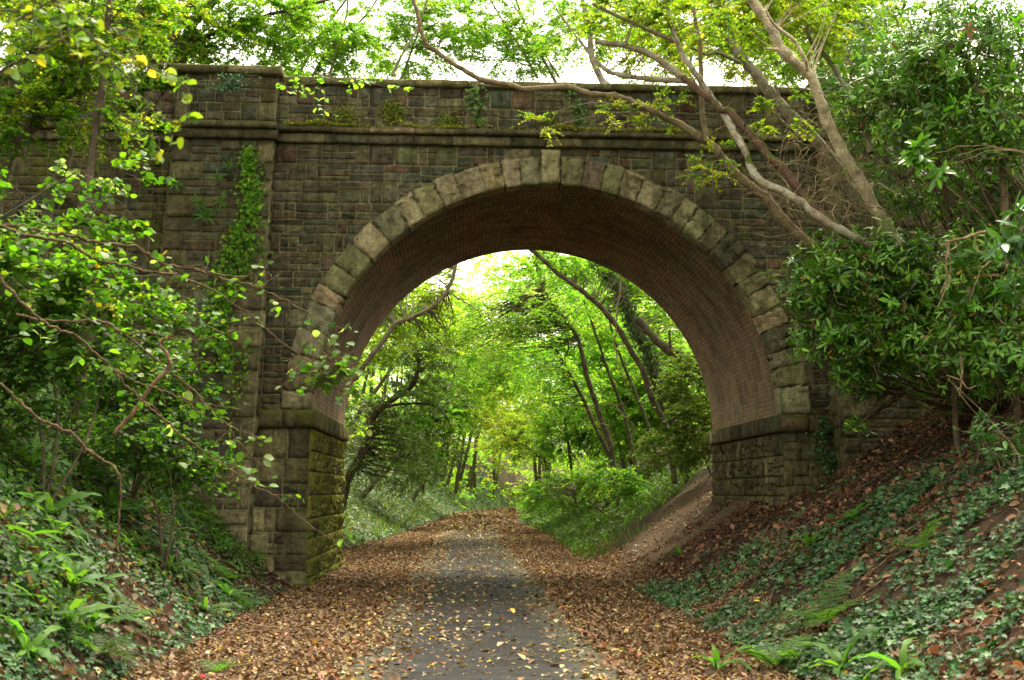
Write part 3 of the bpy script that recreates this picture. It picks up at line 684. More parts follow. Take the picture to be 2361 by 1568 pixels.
for k, ((px, py), s, lab) in enumerate(HT):
    p = GP(px, py+12); plant('harts_tongue_fern', hv[k % 4], p, s*.95, lab, 'fern', G_H, nrm=unit(gnorm(p[0], p[1])*.7+np.array([0, 0, .6])))
FT = [((280, 1425), .95, 'feathery fern with arching fronds below the middle of the left bank'),
 ((215, 1505), 1.0, 'feathery fern with drooping fronds near the bottom left'),
 ((560, 1395), .75, 'small feathery fern at the foot of the left bank beside the brown litter'),
 ((500, 1545), .55, 'tiny feathery fern standing alone in the leaf litter at the bottom'),
 ((1905, 1430), 1.15, 'tall feathery fern standing up out of the ivy on the right bank'),
 ((1790, 1535), .95, 'feathery fern spreading low along the bottom right edge'),
 ((1840, 1520), .9, 'feathery fern with a broad frond just left of the tall straps at the bottom right'),
 ((2125, 1262), .9, 'feathery fern high on the right bank near brown leaves'),
 ((2010, 950), 1.1, 'dark feathery fern in the shade below the rhododendron by the wall'),
 ((520, 1330), .9, 'feathery fern at the left of the pier foot')]
for k, ((px, py), s, lab) in enumerate(FT):
    p = GP(px, py+8); plant('feathery_fern', fv[k % 3], p, s, lab, 'fern', G_F, nrm=unit(gnorm(p[0], p[1])*.6+np.array([0, 0, .7])))
# ferns rooted in the wall
WF = [((402, 425), .75, 'small fern growing from the left edge of the left pilaster'), ((527, 385), .5, 'tiny fern just left of the ivy, topmost on the left pilaster'), ((500, 415), .6, 'fern on the left pilaster with one frond pointing up'),
      ((455, 470), .75, 'drooping fern on the left pilaster, left of a similar pair'), ((510, 468), .7, 'fern with spreading fronds beside the ivy on the left pilaster'), ((478, 503), .95, 'largest of the ferns on the left pilaster, lowest of its cluster')]
for k, ((px, py), s, lab) in enumerate(WF):
    plant('wall_fern', hv[k % 4], P(px, py, -.32), s*.8, lab, 'fern', 'ferns growing out of the left pilaster', nrm=unit([rng.normal(0, .2), -1, .35]))

# ------------------------------------------------------------------ ivy on the masonry
def vine(label, pts, n, size, y, cols, stem=True, wfac=1.0):
    """pts: px,py,width in photo pixels"""
    pts = np.array(pts, float); d = np.concatenate([[0], np.cumsum(np.hypot(*np.diff(pts[:, :2], axis=0).T))])
    root = P(pts[-1, 0], pts[-1, 1], y if np.isscalar(y) else y(P(pts[-1, 0], pts[-1, 1], -.2)[2])); th = thing('ivy_vine', root, label, 'ivy', 'ivy growing up the bridge')
    yy = (lambda z: y) if np.isscalar(y) else y
    t = rng.random(n)*d[-1]; w = np.interp(t, d, pts[:, 2])
    cx_ = np.interp(t, d, pts[:, 0])+rng.normal(0, .30, n)*w*wfac; cy_ = np.interp(t, d, pts[:, 1])+rng.normal(0, 4, n)
    kp = rng.random(n) < np.clip(.75+.7*wob(cx_*.05, cy_*.05, 1.5, n*.01), .12, 1); cx_, cy_, t = cx_[kp], cy_[kp], t[kp]; n = len(t)
    pp = np.array([P(a, b, yy(P(a, b, -.2)[2])-.02-.08*rng.random()) for a, b in zip(cx_, cy_)])
    g = Geo(); scatter(g, L_IVY, pp, np.array([0, -.25, -1.])+rng.normal(0, .45, (n, 3)), np.array([0, -1, .45])+rng.normal(0, .38, (n, 3)), size*rng.uniform(.6, 1.25, n), palette(n, cols, None, .22))
    g.obj('foliage', M['ivy_leaf'] if cols is IVY else M['leaf'], th)
    s = Geo()
    for k in range(3):
        q = [P(a+rng.normal(0, .12)*ww, b, yy(P(a, b, -.2)[2])-.012) for a, b, ww in pts]; tube(s, smooth_line(q, 4, .004), [.004, .012], 4, (.13, .09, .05))
    s.obj('stem', M['bark_clean'], th)
GIVY = [(.20, .40, .025), (.14, .31, .02), (.28, .46, .04), (.08, .20, .02)]
pily = lambda z: -.17-.034*max(0., 7.55-z)-.02
vine('long bright green ivy running down the left pilaster', [(574, 335, 24), (574, 400, 40), (577, 450, 48), (574, 500, 60), (556, 545, 75), (548, 590, 85), (528, 650, 75), (512, 700, 52), (505, 750, 45), (512, 800, 35), (525, 850, 30)], 2100, .085, pily, GIVY)
vine('thin ivy strand left of the keystone, hanging down the parapet', [(1095, 192, 34), (1098, 225, 40), (1103, 255, 34), (1106, 285, 20)], 170, .075, -.05, [(.16, .30, .06), (.24, .32, .14), (.08, .18, .03)])
vine('thin ivy strand right of the keystone, hanging down the parapet', [(1320, 195, 36), (1328, 225, 36), (1334, 255, 26), (1336, 285, 16)], 130, .075, -.05, [(.14, .28, .06), (.20, .28, .12), (.08, .18, .03)])
vine('dark ivy climbing the shaded right pier', [(1895, 960, 40), (1900, 1010, 60), (1915, 1060, 70), (1915, 1100, 80)], 300, .07, -.1, IVY)
vine('dark tuft of ivy on the cap of the left pilaster', [(545, 170, 70), (540, 185, 80), (520, 205, 70)], 260, .06, -.33, IVY)
vine('sparse ivy low on the left pilaster above the moss', [(560, 800, 40), (545, 860, 50), (540, 920, 50), (525, 970, 40)], 150, .06, pily, GIVY)
# moss cushions on the ledge
n = 15000; x = rng.uniform(-4.6, 4.6, n); k = rng.random(n) < np.clip(.32+.75*np.sin(x*2.1+.6)*np.sin(x*.9+2)+.3*np.sin(x*7), .06, 1)*np.where(x > 2.2, .5, 1); x = x[k]; n = len(x)
hh = np.clip(.5+.5*np.sin(x*4.3)+.4*np.sin(x*9.1), .1, 2)
p = np.stack([x, -rng.uniform(.02, .19, n), 7.85+rng.random(n)*.07*hh], -1)
g = Geo(); scatter(g, L_FAR, p, rng.normal(size=(n, 3))+np.array([0, -.5, .3]), rng.normal(size=(n, 3))+np.array([0, -.5, 1]), rng.uniform(.02, .045, n), palette(n, [(.26, .31, .015), (.17, .22, .012), (.34, .36, .03), (.18, .15, .03)], None, .25))
for (px, py, r, m) in [(795, 270, 34, 500), (905, 262, 28, 650), (985, 255, 25, 0), (1035, 283, 26, 600), (905, 245, 22, 300), (480, 195, 40, 300), (1265, 275, 18, 150)]:
    if m: 
        q = np.array([P(px+rng.normal(0, .5)*r, py+rng.normal(0, .35)*r, -.06) for _ in range(m)]); q[:, 1] = -rng.uniform(.03, .10, m)
        scatter(g, L_FAR, q, rng.normal(size=(m, 3))+np.array([0, 0, -.6]), rng.normal(size=(m, 3))*.6+np.array([0, -1, .5]), rng.uniform(.025, .05, m), palette(m, [(.17, .20, .015), (.10, .13, .012)], None, .25))
tag(g.obj('ledge_moss', M['dry_leaf']), kind='stuff')
# ------------------------------------------------------------------ trees and shrubs
BARK = (.155, .125, .085); PALEB = (.30, .24, .16); DARKB = (.10, .082, .055); GREYB = (.23, .20, .14)
YG = [(.17, .27, .022), (.23, .32, .028), (.11, .21, .018), (.32, .33, .035), (.45, .37, .04)]; YGP = [.33, .26, .26, .11, .04]
FRESH = [(.12, .26, .018), (.17, .33, .022), (.085, .19, .018), (.24, .36, .035)]; FRP = None
MID = [(.09, .19, .018), (.13, .24, .022), (.06, .135, .016), (.21, .27, .03)]; MIP = [.35, .3, .25, .1]
DARK = [(.11, .20, .02), (.15, .26, .025), (.065, .13, .016), (.26, .34, .08)]; DAP = [.35, .3, .25, .1]
AUT = [(.26, .31, .035), (.34, .35, .05), (.19, .29, .03), (.42, .34, .06), (.36, .22, .05)]; AUP = [.33, .2, .35, .09, .03]
DENS = 1.5
def sc_at(y): return (y+CD)/FPX                       # metres per photo pixel at depth y
def ell(px, py, y, rx, rz, ry=None):
    s = sc_at(y); return P(px, py, y), np.array([rx*s, ry if ry else (rx+rz)*.5*s, rz*s])
def tree(name, label, cat, group, limbs, crowns, bark='bark', col=BARK, leaf=.085, shape=L_FAR, cols=YG, probs=YGP, mt='leaf', size=.7, twigs=6, per=15, tilt=.55, droop=.25, flat=.35, link=True, base=None, tw=.0035, face=None, jit=.005, cvar=.2, dens=1.0):
    """limbs: (points, radii); crowns: (centre, radii, clusters)"""
    th = thing(name, limbs[0][0][0] if base is None else base, label, cat, group)
    tg = Geo(); allp = []
    for pts, rad in limbs:
        q = smooth_line(pts, 5, jit*np.atleast_1d(rad).mean()/.05); tube(tg, q, rad, 8, col, .16, .075); allp.append(q)
        rm = np.atleast_1d(rad).mean()
        if rm > .035 and cat == 'tree':
            for _ in range(4):
                k = rng.integers(len(q)//4, len(q)-2); d = unit(rng.normal(size=3)+np.array([0, -.5, .5])); tube(tg, [q[k], q[k]+d*rm*1.9, q[k]+d*rm*rng.uniform(2.2, 5)+rng.normal(0, .02, 3)], [rm*.45, rm*.28, rm*.14], 5, col)
    allp = np.concatenate(allp); g = Geo()
    for cen, r, n in crowns:
        c = in_ell(int(n*DENS*dens), cen, r); out = unit((c-cen)/r+np.array([0, 0, .15]))
        sprays(g, c, out, size, leaf, shape, cols, probs, twigs, per, tilt, droop, flat, (tg, tw, tuple(v*.8 for v in col)) if tw else None, cvar, face)
        if link:
            for e in c[::1]:
                k = np.argmin(((allp-e)**2).sum(1)+ (allp[:, 2] > e[2]+.3)*3); a = allp[k]; m = (a+e)/2+rng.normal(0, .12, 3)*np.linalg.norm(e-a)*.5+np.array([0, 0, .05])
                L = np.linalg.norm(e-a)
                if L < 7: tube(tg, smooth_line([a, m, e], 4), [min(.022, .006+.003*L), .004], 4, tuple(v*.85 for v in col))
    tg.obj('trunk' if cat == 'tree' else 'branches', M[bark], th, smooth=True)
    if g.n: g.obj('crown' if cat == 'tree' else 'foliage', M[mt], th)
    return th
def to_ground(x, y): return np.array([x, y, float(gz(x, y))-.15])
def under(pt, dx=0, dy=0): return to_ground(pt[0]+dx, pt[1]+dy)

# ---- leaning trees on the right bank, in front of the bridge
q = PL([(430, -60), (430, 0), (550, 170), (610, 300), (720, 400), (800, 480), (850, 600), (890, 720), (960, 870), (1030, 1000), (1120, 1150), (1200, 1300), (1290, 1440), (1400, 1600), (1500, 1750)], [-5.0, -3.2], c3)
br = PL([(780, 440), (770, 390), (700, 260), (570, 150), (520, 60)], [-4.9, -5.4], c3)
tree('leaning_tree', 'stout pale smooth trunk leaning left before the right end of the bridge', 'tree', 'leaning trees on the right bank', [(q[::-1], [.095, .085, .072, .06]), (br, [.03, .015])],
     [(*ell(1740, 20, -4, 130, 60), 14), (*ell(1860, 30, -4, 120, 60), 14)], 'bark_clean', (.74, .63, .44), .075, L_OVAL, YG, YGP, size=.5)
q = PL([(250, 0), (270, 120), (300, 240), (360, 350), (450, 460), (540, 570), (640, 690), (740, 790), (830, 880), (930, 1010), (1040, 1180), (1200, 1400)], [-1.2, -2.0], c3)
br = PL([(370, 400), (290, 360), (210, 330), (140, 340), (60, 300)], [-1.5, -1.9], c3)
tree('leaning_tree', 'thick mottled trunk leaning left close against the parapet, behind the pale one', 'tree', 'leaning trees on the right bank', [(q[::-1], [.105, .09, .075]), (br, [.04, .015])],
     [(*ell(1640, 60, -1, 120, 60), 18), (*ell(1720, 30, -.5, 110, 60), 18)], 'bark', GREYB, .08, L_OVAL, YG, YGP, size=.5)
q = PL([(690, -40), (770, 120), (800, 250), (900, 360), (980, 480), (1080, 650), (1150, 820), (1180, 960)], [-3.5, -4.0], c3)
tree('leaning_tree', 'thin dark stem leaning left just right of the stout pale trunk', 'tree', 'leaning trees on the right bank', [(q[::-1], [.045, .035, .028])], [(*ell(1850, 20, -3.2, 90, 60), 14)], 'bark', GREYB, .08, L_OVAL, YG, YGP, size=.45)
q = PL([(640, -60), (720, 50), (830, 190), (950, 280), (1080, 410), (1190, 570), (1280, 720)], [2.5, 1.2], c3); q[-1] = under(q[-1])
tree('leaning_tree', 'grey trunk leaning left at the far right end of the parapet', 'tree', 'leaning trees on the right bank', [(q[::-1], [.13, .11, .09])], [(*ell(1800, 10, 2.5, 130, 60), 20), (*ell(1950, 60, 2, 110, 70), 22)], 'bark', GREYB, .085, L_OVAL, YG, YGP, size=.55)
q = PL([(1420, 1700), (1240, 1570), (1040, 1470), (880, 1380), (740, 1270), (600, 1190), (480, 1130), (430, 1060), (390, 950), (330, 850), (270, 740), (200, 640), (130, 540), (60, 430), (0, 350), (-60, 200), (-100, 60), (-130, -60)], [-3.0, -4.0, -4.1, -4.1, -4.0, -3.9, -3.8, -3.7, -3.6, -3.4, -3.2, -3.1, -3.0, -2.9, -2.8, -2.7, -2.6, -2.6], c3)
b1 = PL([(1612, 209), (1560, 168), (1500, 125), (1440, 105), (1400, 100), (1372, 95)], [-2.8, -2.9]); b1b = PL([(1440, 104), (1450, 80), (1458, 52)], [-2.9, -3.0])
b2 = PL([(1590, 188), (1500, 182), (1420, 170), (1390, 155), (1374, 138)], [-2.8, -2.6]); b3 = PL([(1560, 95), (1500, 70), (1430, 40), (1365, 8)], [-2.7, -3.0])
tree('leaning_tree', 'white mottled mossy stem with dark crooked branches slanting across the right haunch', 'tree', 'leaning trees on the right bank', [(q, [.062, .056, .05, .042]), (b1, [.055, .04]), (b1b, [.03, .012]), (b2, [.045, .03]), (b3, [.035, .025])],
     [(*ell(1560, 40, -2.8, 110, 50), 12), (*ell(1450, 30, -2.8, 110, 40), 8)], 'bark_white', (.36, .30, .21), .075, L_OVAL, YG, YGP, size=.45)
q = PL([(1150, 1560), (870, 1350), (790, 1260), (700, 1160), (640, 1070), (560, 1000), (480, 920), (420, 830), (370, 790), (300, 700), (270, 620), (190, 660), (100, 570), (0, 480)][:10]+[(240, 690), (190, 640), (100, 570), (0, 480)], [-3.9, -3.0], c3)
tree('dead_leaning_trunk', 'peeling reddish dead trunk lying just behind the white mottled stem', 'tree', 'leaning trees on the right bank', [(q, [.062, .056, .05])], [], 'bark', (.17, .105, .07), link=False)
q = PL([(900, 1640), (760, 1500), (620, 1370), (540, 1260), (440, 1180), (350, 1110), (270, 1020), (180, 910), (100, 860), (0, 790)], [-2.8, -2.6], c3)+PL([(1940, 690), (1830, 640), (1700, 600), (1560, 590), (1430, 545), (1300, 550), (1150, 560), (1050, 530), (880, 500), (800, 460), (700, 400), (610, 330), (540, 280), (500, 200), (480, 100), (450, 0), (440, -50)], [-2.6, -3.2], c2)
b1 = PL([(150, 880), (135, 800), (120, 700), (115, 500), (100, 250), (50, 0), (40, -60)], [-2.7, -2.4], c3)
tree('leaning_tree', 'long brown branch sweeping from the right bank across the whole parapet', 'tree', 'leaning trees on the right bank', [(q, [.075, .07, .05, .045, .035, .025]), (b1, [.042, .03])],
     [(*ell(1525, 245, -2.6, 55, 35), 5), (*ell(1430, 270, -2.7, 40, 25), 4), (*ell(1240, 280, -2.7, 30, 18), 2), (*ell(1640, 390, -3, 45, 30), 4), (*ell(1660, 350, -3, 30, 20), 2)], 'bark_clean', (.25, .195, .115), .055, L_ROWAN, [(.16, .28, .03), (.32, .32, .03), (.11, .22, .025)], None, size=.32, tw=.004)
q = [P(1850, 325, -2.6), P(1800, 275, -2.8), P(1768, 240, -2.9), P(1740, 215, -3)]
tree('leafy_sapling', 'low spray of round yellow green leaves against the right end of the wall', 'tree', None, [(q, [.02, .008])], [(*ell(1790, 262, -2.9, 85, 36), 5)], 'bark_clean', PALEB, .075, L_HAZEL, [(.20, .31, .03), (.28, .34, .04), (.12, .22, .025)], None, size=.3, per=9)

# ---- trees on the left bank in front of the bridge
LB = [(.085, .20, .016), (.13, .27, .02), (.055, .135, .014), (.22, .33, .03), (.34, .36, .04)]
GL = 'trees on the left bank beside the bridge'
q = PL([(-60, 1330), (0, 1100), (70, 950), (250, 730), (400, 540), (560, 370), (640, 280), (800, 140), (920, 20), (980, -50)], [-3.6, -2.2], c1); q[0] = under(q[0])
b = PL([(250, 720), (400, 620), (560, 570), (700, 540)], [-3, -3.4], c1)
tree('bank_tree', 'thick trunk leaning right across the top left, its foot in the left corner shrubs', 'tree', GL, [(q, [.11, .095, .085]), (b, [.035, .015])], [(*ell(130, 60, -2.6, 150, 90), 42), (*ell(290, 30, -2.4, 110, 60), 22), (*ell(60, 170, -3.4, 100, 70), 22), (*ell(70, 270, -3.8, 90, 60), 16), (*ell(200, 250, -3.6, 90, 50), 10)], 'bark', (.115, .092, .06), .075, L_OVAL, LB, None, size=.5, dens=.85)
q = PL([(540, 1400), (555, 1250), (590, 850), (640, 550), (670, 200), (690, 0), (695, -60)], [-4.0, -3.4], c1); q[0] = under(q[0])
tree('bank_tree', 'slim upright stem standing before the left end of the wall', 'tree', GL, [(q, [.055, .05, .042])], [(*ell(250, 50, -3.6, 110, 70), 24), (*ell(190, 140, -3.8, 80, 50), 10)], 'bark_clean', (.115, .092, .06), .075, L_OVAL, LB, None, size=.45, dens=.75)
q = PL([(560, 1450), (660, 1250), (800, 1000), (900, 800), (960, 690), (1020, 600)], [-2.6, -2.2], c1); q[0] = under(q[0])
tree('bank_tree', 'short leaning stem right of the slim upright one, ending at the pilaster', 'tree', GL, [(q, [.055, .045, .03])], [(*ell(370, 220, -2.2, 70, 40), 6), (*ell(320, 290, -2.6, 60, 40), 5)], 'bark_clean', (.115, .092, .06), .07, L_HAZEL, LB, None, size=.35)
q = PL([(240, 1420), (300, 1280), (360, 1130), (420, 1000), (480, 740), (530, 560), (640, 330)], [-2.4, -1.8], c1); q[0] = under(q[0])
tree('bank_tree', 'brown leaning trunk between the thick left one and the slim upright stem', 'tree', GL, [(q, [.09, .075, .06])], [(*ell(240, 110, -1.8, 90, 60), 14)], 'bark', (.115, .092, .06), .075, L_OVAL, LB, None, size=.45, dens=.75)

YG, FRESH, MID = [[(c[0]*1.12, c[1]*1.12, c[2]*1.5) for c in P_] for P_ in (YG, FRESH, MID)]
# ---- trees behind the bridge, seen over the parapet
GB = 'trees beyond the bridge seen over the parapet'
def back_tree(label, px, y, lean, crowns, cols, probs, base_x, col=GREYB, r=.12, leaf=.10, extra=(), size=.8, bark='bark', per=15):
    b = to_ground(base_x, y); top = P(px, 30, y); mid = (b+top)/2+np.array([lean*.3, 0, 0])
    limbs = [([b, (b+mid)/2+np.array([0, .2, 0]), mid, (mid+top)/2+np.array([lean*.1, 0, .2]), top, top+np.array([lean*.3, 0, 1.6])], [r, r*.8, r*.5, r*.25])]
    limbs += list(extra)
    return tree('background_tree', label, 'tree', GB, limbs, [(*ell(*c[:2], y+rng.uniform(-.8, .8), c[2], c[3]), c[4]) for c in crowns], bark, col, leaf, L_FAR, cols, probs, size=size, per=per, tw=.003, dens=1.15)
q = PL([(1000, 700), (1060, 480), (1160, 320), (1200, 150), (1340, 0), (1400, -60)], [7.2, 7.5], c1); q = [under(q[0], -.5)]+q
b = PL([(1175, 300), (1300, 225), (1450, 170), (1700, 90), (2050, 0), (2200, -50)], [7.3, 8.5], c1)
tree('background_tree', 'dark ivy clad trunk behind the left pilaster with a long bough reaching right', 'tree', GB, [(q, [.16, .14, .12]), (b, [.07, .03])], [(*ell(560, 120, 8, 130, 60), 40), (*ell(650, 60, 8, 120, 60), 40), (*ell(480, 60, 7.5, 90, 70), 26), (*ell(590, 20, 8, 120, 40), 26)], 'bark', DARKB, .085, L_FAR, FRESH, FRP, size=.6, dens=1.0)
q = PL([(940, 560), (980, 450), (1050, 300), (1130, 150), (1210, 0), (1240, -60)], [6.6, 6.8], c1); q = [under(q[0], -.7)]+q
tree('background_tree', 'dark slender trunk left of the pilaster cap, leaning right', 'tree', GB, [(q, [.13, .10, .08])], [(*ell(400, 50, 6.8, 100, 70), 30), (*ell(330, 100, 6.8, 90, 60), 22)], 'bark', DARKB, .085, L_FAR, YG, YGP, size=.6)
back_tree('yellow green tree filling the sky behind the upper left trunks', 130, 9, .5, [(80, 110, 150, 110, 60), (230, 120, 120, 90, 50), (150, 30, 170, 60, 45)], YG, YGP, -13)
back_tree('tree of slim bare stems and small leaves left of centre over the parapet', 800, 16, -.8, [(760, 60, 110, 80, 40), (720, 140, 90, 45, 30), (830, 120, 80, 50, 20)], FRESH, FRP, -8, r=.09, size=.6,
          extra=[(PL([(690, 170), (740, 80), (790, 10), (830, -40)], [16, 16.4]), [.05, .03]), (PL([(720, 175), (770, 100), (840, 40), (880, -20)], [16.2, 16.6]), [.045, .025]), (PL([(905, 175), (925, 130), (960, 70), (985, 0)], [16, 16.5]), [.05, .03])])
back_tree('pale green tree rising behind the parapet above the left haunch of the arch', 980, 22, .5, [(960, 110, 110, 60, 46), (1030, 60, 110, 60, 40), (900, 40, 90, 50, 26)], FRESH, FRP, -9, r=.1, size=.8)
back_tree('light feathery tree behind the parapet directly above the keystone', 1200, 24, -.6, [(1180, 130, 120, 45, 50), (1230, 60, 110, 60, 46), (1120, 40, 100, 50, 30)], FRESH, FRP, 9, r=.11, size=.8,
          extra=[(PL([(1240, 180), (1200, 110), (1160, 50), (1120, -20)], [24, 24]), [.05, .03]), (PL([(1290, 180), (1240, 100), (1190, 20), (1170, -20)], [24, 24]), [.045, .025])])
q = PL([(1420, 250), (1383, 176), (1364, 129), (1360, 80), (1350, 40), (1342, -20)], [11, 11]); q = [to_ground(7.5, 11), P(1500, 420, 11)]+q
tree('background_tree', 'pale straight stem standing behind the parapet right of the keystone', 'tree', GB, [(q, [.12, .09, .07]), (PL([(1383, 176), (1420, 200), (1470, 190)], [11, 11]), [.04, .02]), (PL([(1364, 129), (1310, 60), (1270, 0)], [11, 11.5]), [.04, .02])], [(*ell(1330, 80, 11.5, 90, 70), 26), (*ell(1400, 60, 11.5, 80, 60), 18)], 'bark_clean', (.36, .31, .24), .085, L_FAR, FRESH, FRP, size=.6)
back_tree('golden green tree behind the parapet amid the crooked dark branches', 1500, 18, -.5, [(1490, 120, 100, 55, 38), (1550, 60, 110, 60, 40), (1430, 40, 90, 50, 22)], AUT, AUP, 12, r=.11)
back_tree('yellow tree behind the parapet beneath the leaning trunks on the right', 1700, 14, -.6, [(1760, 130, 110, 60, 44), (1690, 40, 110, 60, 40), (1600, 110, 60, 50, 12)], AUT, AUP, 14, r=.12)
back_tree('green tree at the top right, mostly hidden by glossy shrubs', 1980, 9, -.4, [(1900, 100, 130, 90, 55), (2050, 80, 140, 100, 50)], MID, MIP, 15.5, r=.12)

# ---- trees seen through the arch
GA = 'trees along the path beyond the arch'
BR = 1.5
YG, FRESH, MID, AUT = [[(min(.6, c[0]*BR), min(.6, c[1]*BR*1.0), c[2]*BR) for c in P_] for P_ in (YG, FRESH, MID, AUT)]  # brightened leaf colours paint in the backlight beyond the arch
q = PL([(800, 905), (820, 872), (850, 830), (880, 790), (905, 755), (920, 742), (960, 728), (1000, 705), (1030, 670), (1048, 625), (1060, 560), (1090, 470)], [9.5, 9.5]); q = [under(q[0], -1.2, .3)]+q
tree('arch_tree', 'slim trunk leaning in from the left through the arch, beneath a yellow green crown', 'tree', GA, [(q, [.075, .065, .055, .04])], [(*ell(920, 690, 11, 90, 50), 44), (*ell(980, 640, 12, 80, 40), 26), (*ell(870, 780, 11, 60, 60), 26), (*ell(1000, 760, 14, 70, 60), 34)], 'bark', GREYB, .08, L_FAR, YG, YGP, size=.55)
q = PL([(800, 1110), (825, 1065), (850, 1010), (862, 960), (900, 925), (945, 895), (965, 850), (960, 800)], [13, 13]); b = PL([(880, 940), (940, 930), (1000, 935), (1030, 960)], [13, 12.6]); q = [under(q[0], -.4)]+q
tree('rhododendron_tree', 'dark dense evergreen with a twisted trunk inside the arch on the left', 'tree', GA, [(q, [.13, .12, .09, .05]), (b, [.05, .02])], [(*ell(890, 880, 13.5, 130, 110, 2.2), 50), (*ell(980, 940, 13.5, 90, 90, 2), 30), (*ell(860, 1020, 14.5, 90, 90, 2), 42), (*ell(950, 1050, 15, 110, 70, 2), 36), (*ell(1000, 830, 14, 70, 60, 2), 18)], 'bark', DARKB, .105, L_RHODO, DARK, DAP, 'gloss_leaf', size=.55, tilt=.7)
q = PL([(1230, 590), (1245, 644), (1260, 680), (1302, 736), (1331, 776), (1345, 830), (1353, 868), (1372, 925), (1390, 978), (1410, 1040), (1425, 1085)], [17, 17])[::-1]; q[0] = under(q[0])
tree('arch_tree', 'curving trunk beneath the brightest green spray in the middle of the arch', 'tree', GA, [(q, [.10, .085, .07, .045])], [(*ell(1180, 730, 18, 140, 40, 3), 60), (*ell(1120, 780, 18, 110, 40, 3), 44), (*ell(1290, 690, 18, 110, 40, 3), 40), (*ell(1040, 810, 19, 60, 40), 18), (*ell(1230, 640, 18, 100, 40), 30)], 'bark', DARKB, .085, L_FAR, [(.17, .36, .02), (.23, .42, .03), (.12, .28, .02), (.30, .46, .07), (.48, .54, .30)], None, size=.7, tilt=.6, flat=.4, tw=None)  # palest leaf colour paints whitish glints among the greens
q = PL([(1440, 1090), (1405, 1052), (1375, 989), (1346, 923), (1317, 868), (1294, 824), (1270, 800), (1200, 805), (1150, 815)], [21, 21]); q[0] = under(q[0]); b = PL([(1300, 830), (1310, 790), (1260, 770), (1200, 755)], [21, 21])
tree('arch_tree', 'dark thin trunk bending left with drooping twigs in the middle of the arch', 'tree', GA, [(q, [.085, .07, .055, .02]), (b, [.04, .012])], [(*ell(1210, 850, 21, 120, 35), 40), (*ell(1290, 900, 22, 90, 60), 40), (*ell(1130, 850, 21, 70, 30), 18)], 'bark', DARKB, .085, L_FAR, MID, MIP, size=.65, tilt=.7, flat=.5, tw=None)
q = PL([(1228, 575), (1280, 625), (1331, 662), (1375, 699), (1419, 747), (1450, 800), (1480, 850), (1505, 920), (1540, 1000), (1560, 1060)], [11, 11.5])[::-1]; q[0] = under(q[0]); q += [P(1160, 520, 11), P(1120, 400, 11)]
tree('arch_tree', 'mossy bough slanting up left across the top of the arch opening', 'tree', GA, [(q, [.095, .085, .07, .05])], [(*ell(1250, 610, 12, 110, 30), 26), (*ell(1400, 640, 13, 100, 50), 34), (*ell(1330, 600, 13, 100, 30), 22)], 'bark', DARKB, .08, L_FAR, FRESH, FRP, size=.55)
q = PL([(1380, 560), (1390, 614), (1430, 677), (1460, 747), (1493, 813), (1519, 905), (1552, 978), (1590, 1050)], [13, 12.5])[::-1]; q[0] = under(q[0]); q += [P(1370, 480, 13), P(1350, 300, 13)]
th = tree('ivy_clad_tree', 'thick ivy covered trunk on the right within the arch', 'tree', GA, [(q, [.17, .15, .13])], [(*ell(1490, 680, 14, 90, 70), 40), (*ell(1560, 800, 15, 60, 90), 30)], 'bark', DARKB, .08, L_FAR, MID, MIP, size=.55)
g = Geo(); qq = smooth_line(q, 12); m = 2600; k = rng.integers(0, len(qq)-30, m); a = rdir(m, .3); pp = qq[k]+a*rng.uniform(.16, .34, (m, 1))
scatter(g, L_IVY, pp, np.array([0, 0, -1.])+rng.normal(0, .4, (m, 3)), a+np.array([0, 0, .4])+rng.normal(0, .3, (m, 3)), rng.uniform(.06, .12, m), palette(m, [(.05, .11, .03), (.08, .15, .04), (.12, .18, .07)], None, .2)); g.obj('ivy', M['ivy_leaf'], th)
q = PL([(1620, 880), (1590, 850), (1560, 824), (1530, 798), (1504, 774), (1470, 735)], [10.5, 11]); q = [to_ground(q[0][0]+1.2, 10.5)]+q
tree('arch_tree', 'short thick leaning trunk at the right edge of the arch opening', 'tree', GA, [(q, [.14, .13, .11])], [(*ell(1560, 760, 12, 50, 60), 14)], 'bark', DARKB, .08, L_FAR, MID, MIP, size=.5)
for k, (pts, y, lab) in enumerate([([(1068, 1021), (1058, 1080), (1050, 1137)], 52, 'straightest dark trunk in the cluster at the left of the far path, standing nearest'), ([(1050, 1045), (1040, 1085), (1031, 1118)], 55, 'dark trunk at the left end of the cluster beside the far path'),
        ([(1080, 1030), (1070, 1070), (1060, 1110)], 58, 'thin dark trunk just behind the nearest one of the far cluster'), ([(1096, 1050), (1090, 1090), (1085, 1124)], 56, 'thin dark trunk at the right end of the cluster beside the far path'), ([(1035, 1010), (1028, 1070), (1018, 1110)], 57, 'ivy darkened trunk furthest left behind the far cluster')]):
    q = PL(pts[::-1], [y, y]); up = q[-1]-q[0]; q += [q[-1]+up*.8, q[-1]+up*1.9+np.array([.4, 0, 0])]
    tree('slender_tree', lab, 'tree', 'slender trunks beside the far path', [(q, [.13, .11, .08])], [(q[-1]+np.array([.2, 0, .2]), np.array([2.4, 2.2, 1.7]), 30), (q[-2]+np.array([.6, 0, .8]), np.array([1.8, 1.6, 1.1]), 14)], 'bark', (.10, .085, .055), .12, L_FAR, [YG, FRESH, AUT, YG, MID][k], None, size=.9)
q = PL([(1275, 1095), (1261, 1073), (1240, 1050), (1212, 1029), (1190, 1015), (1160, 1000)], [40, 40]); q[0] = under(q[0])
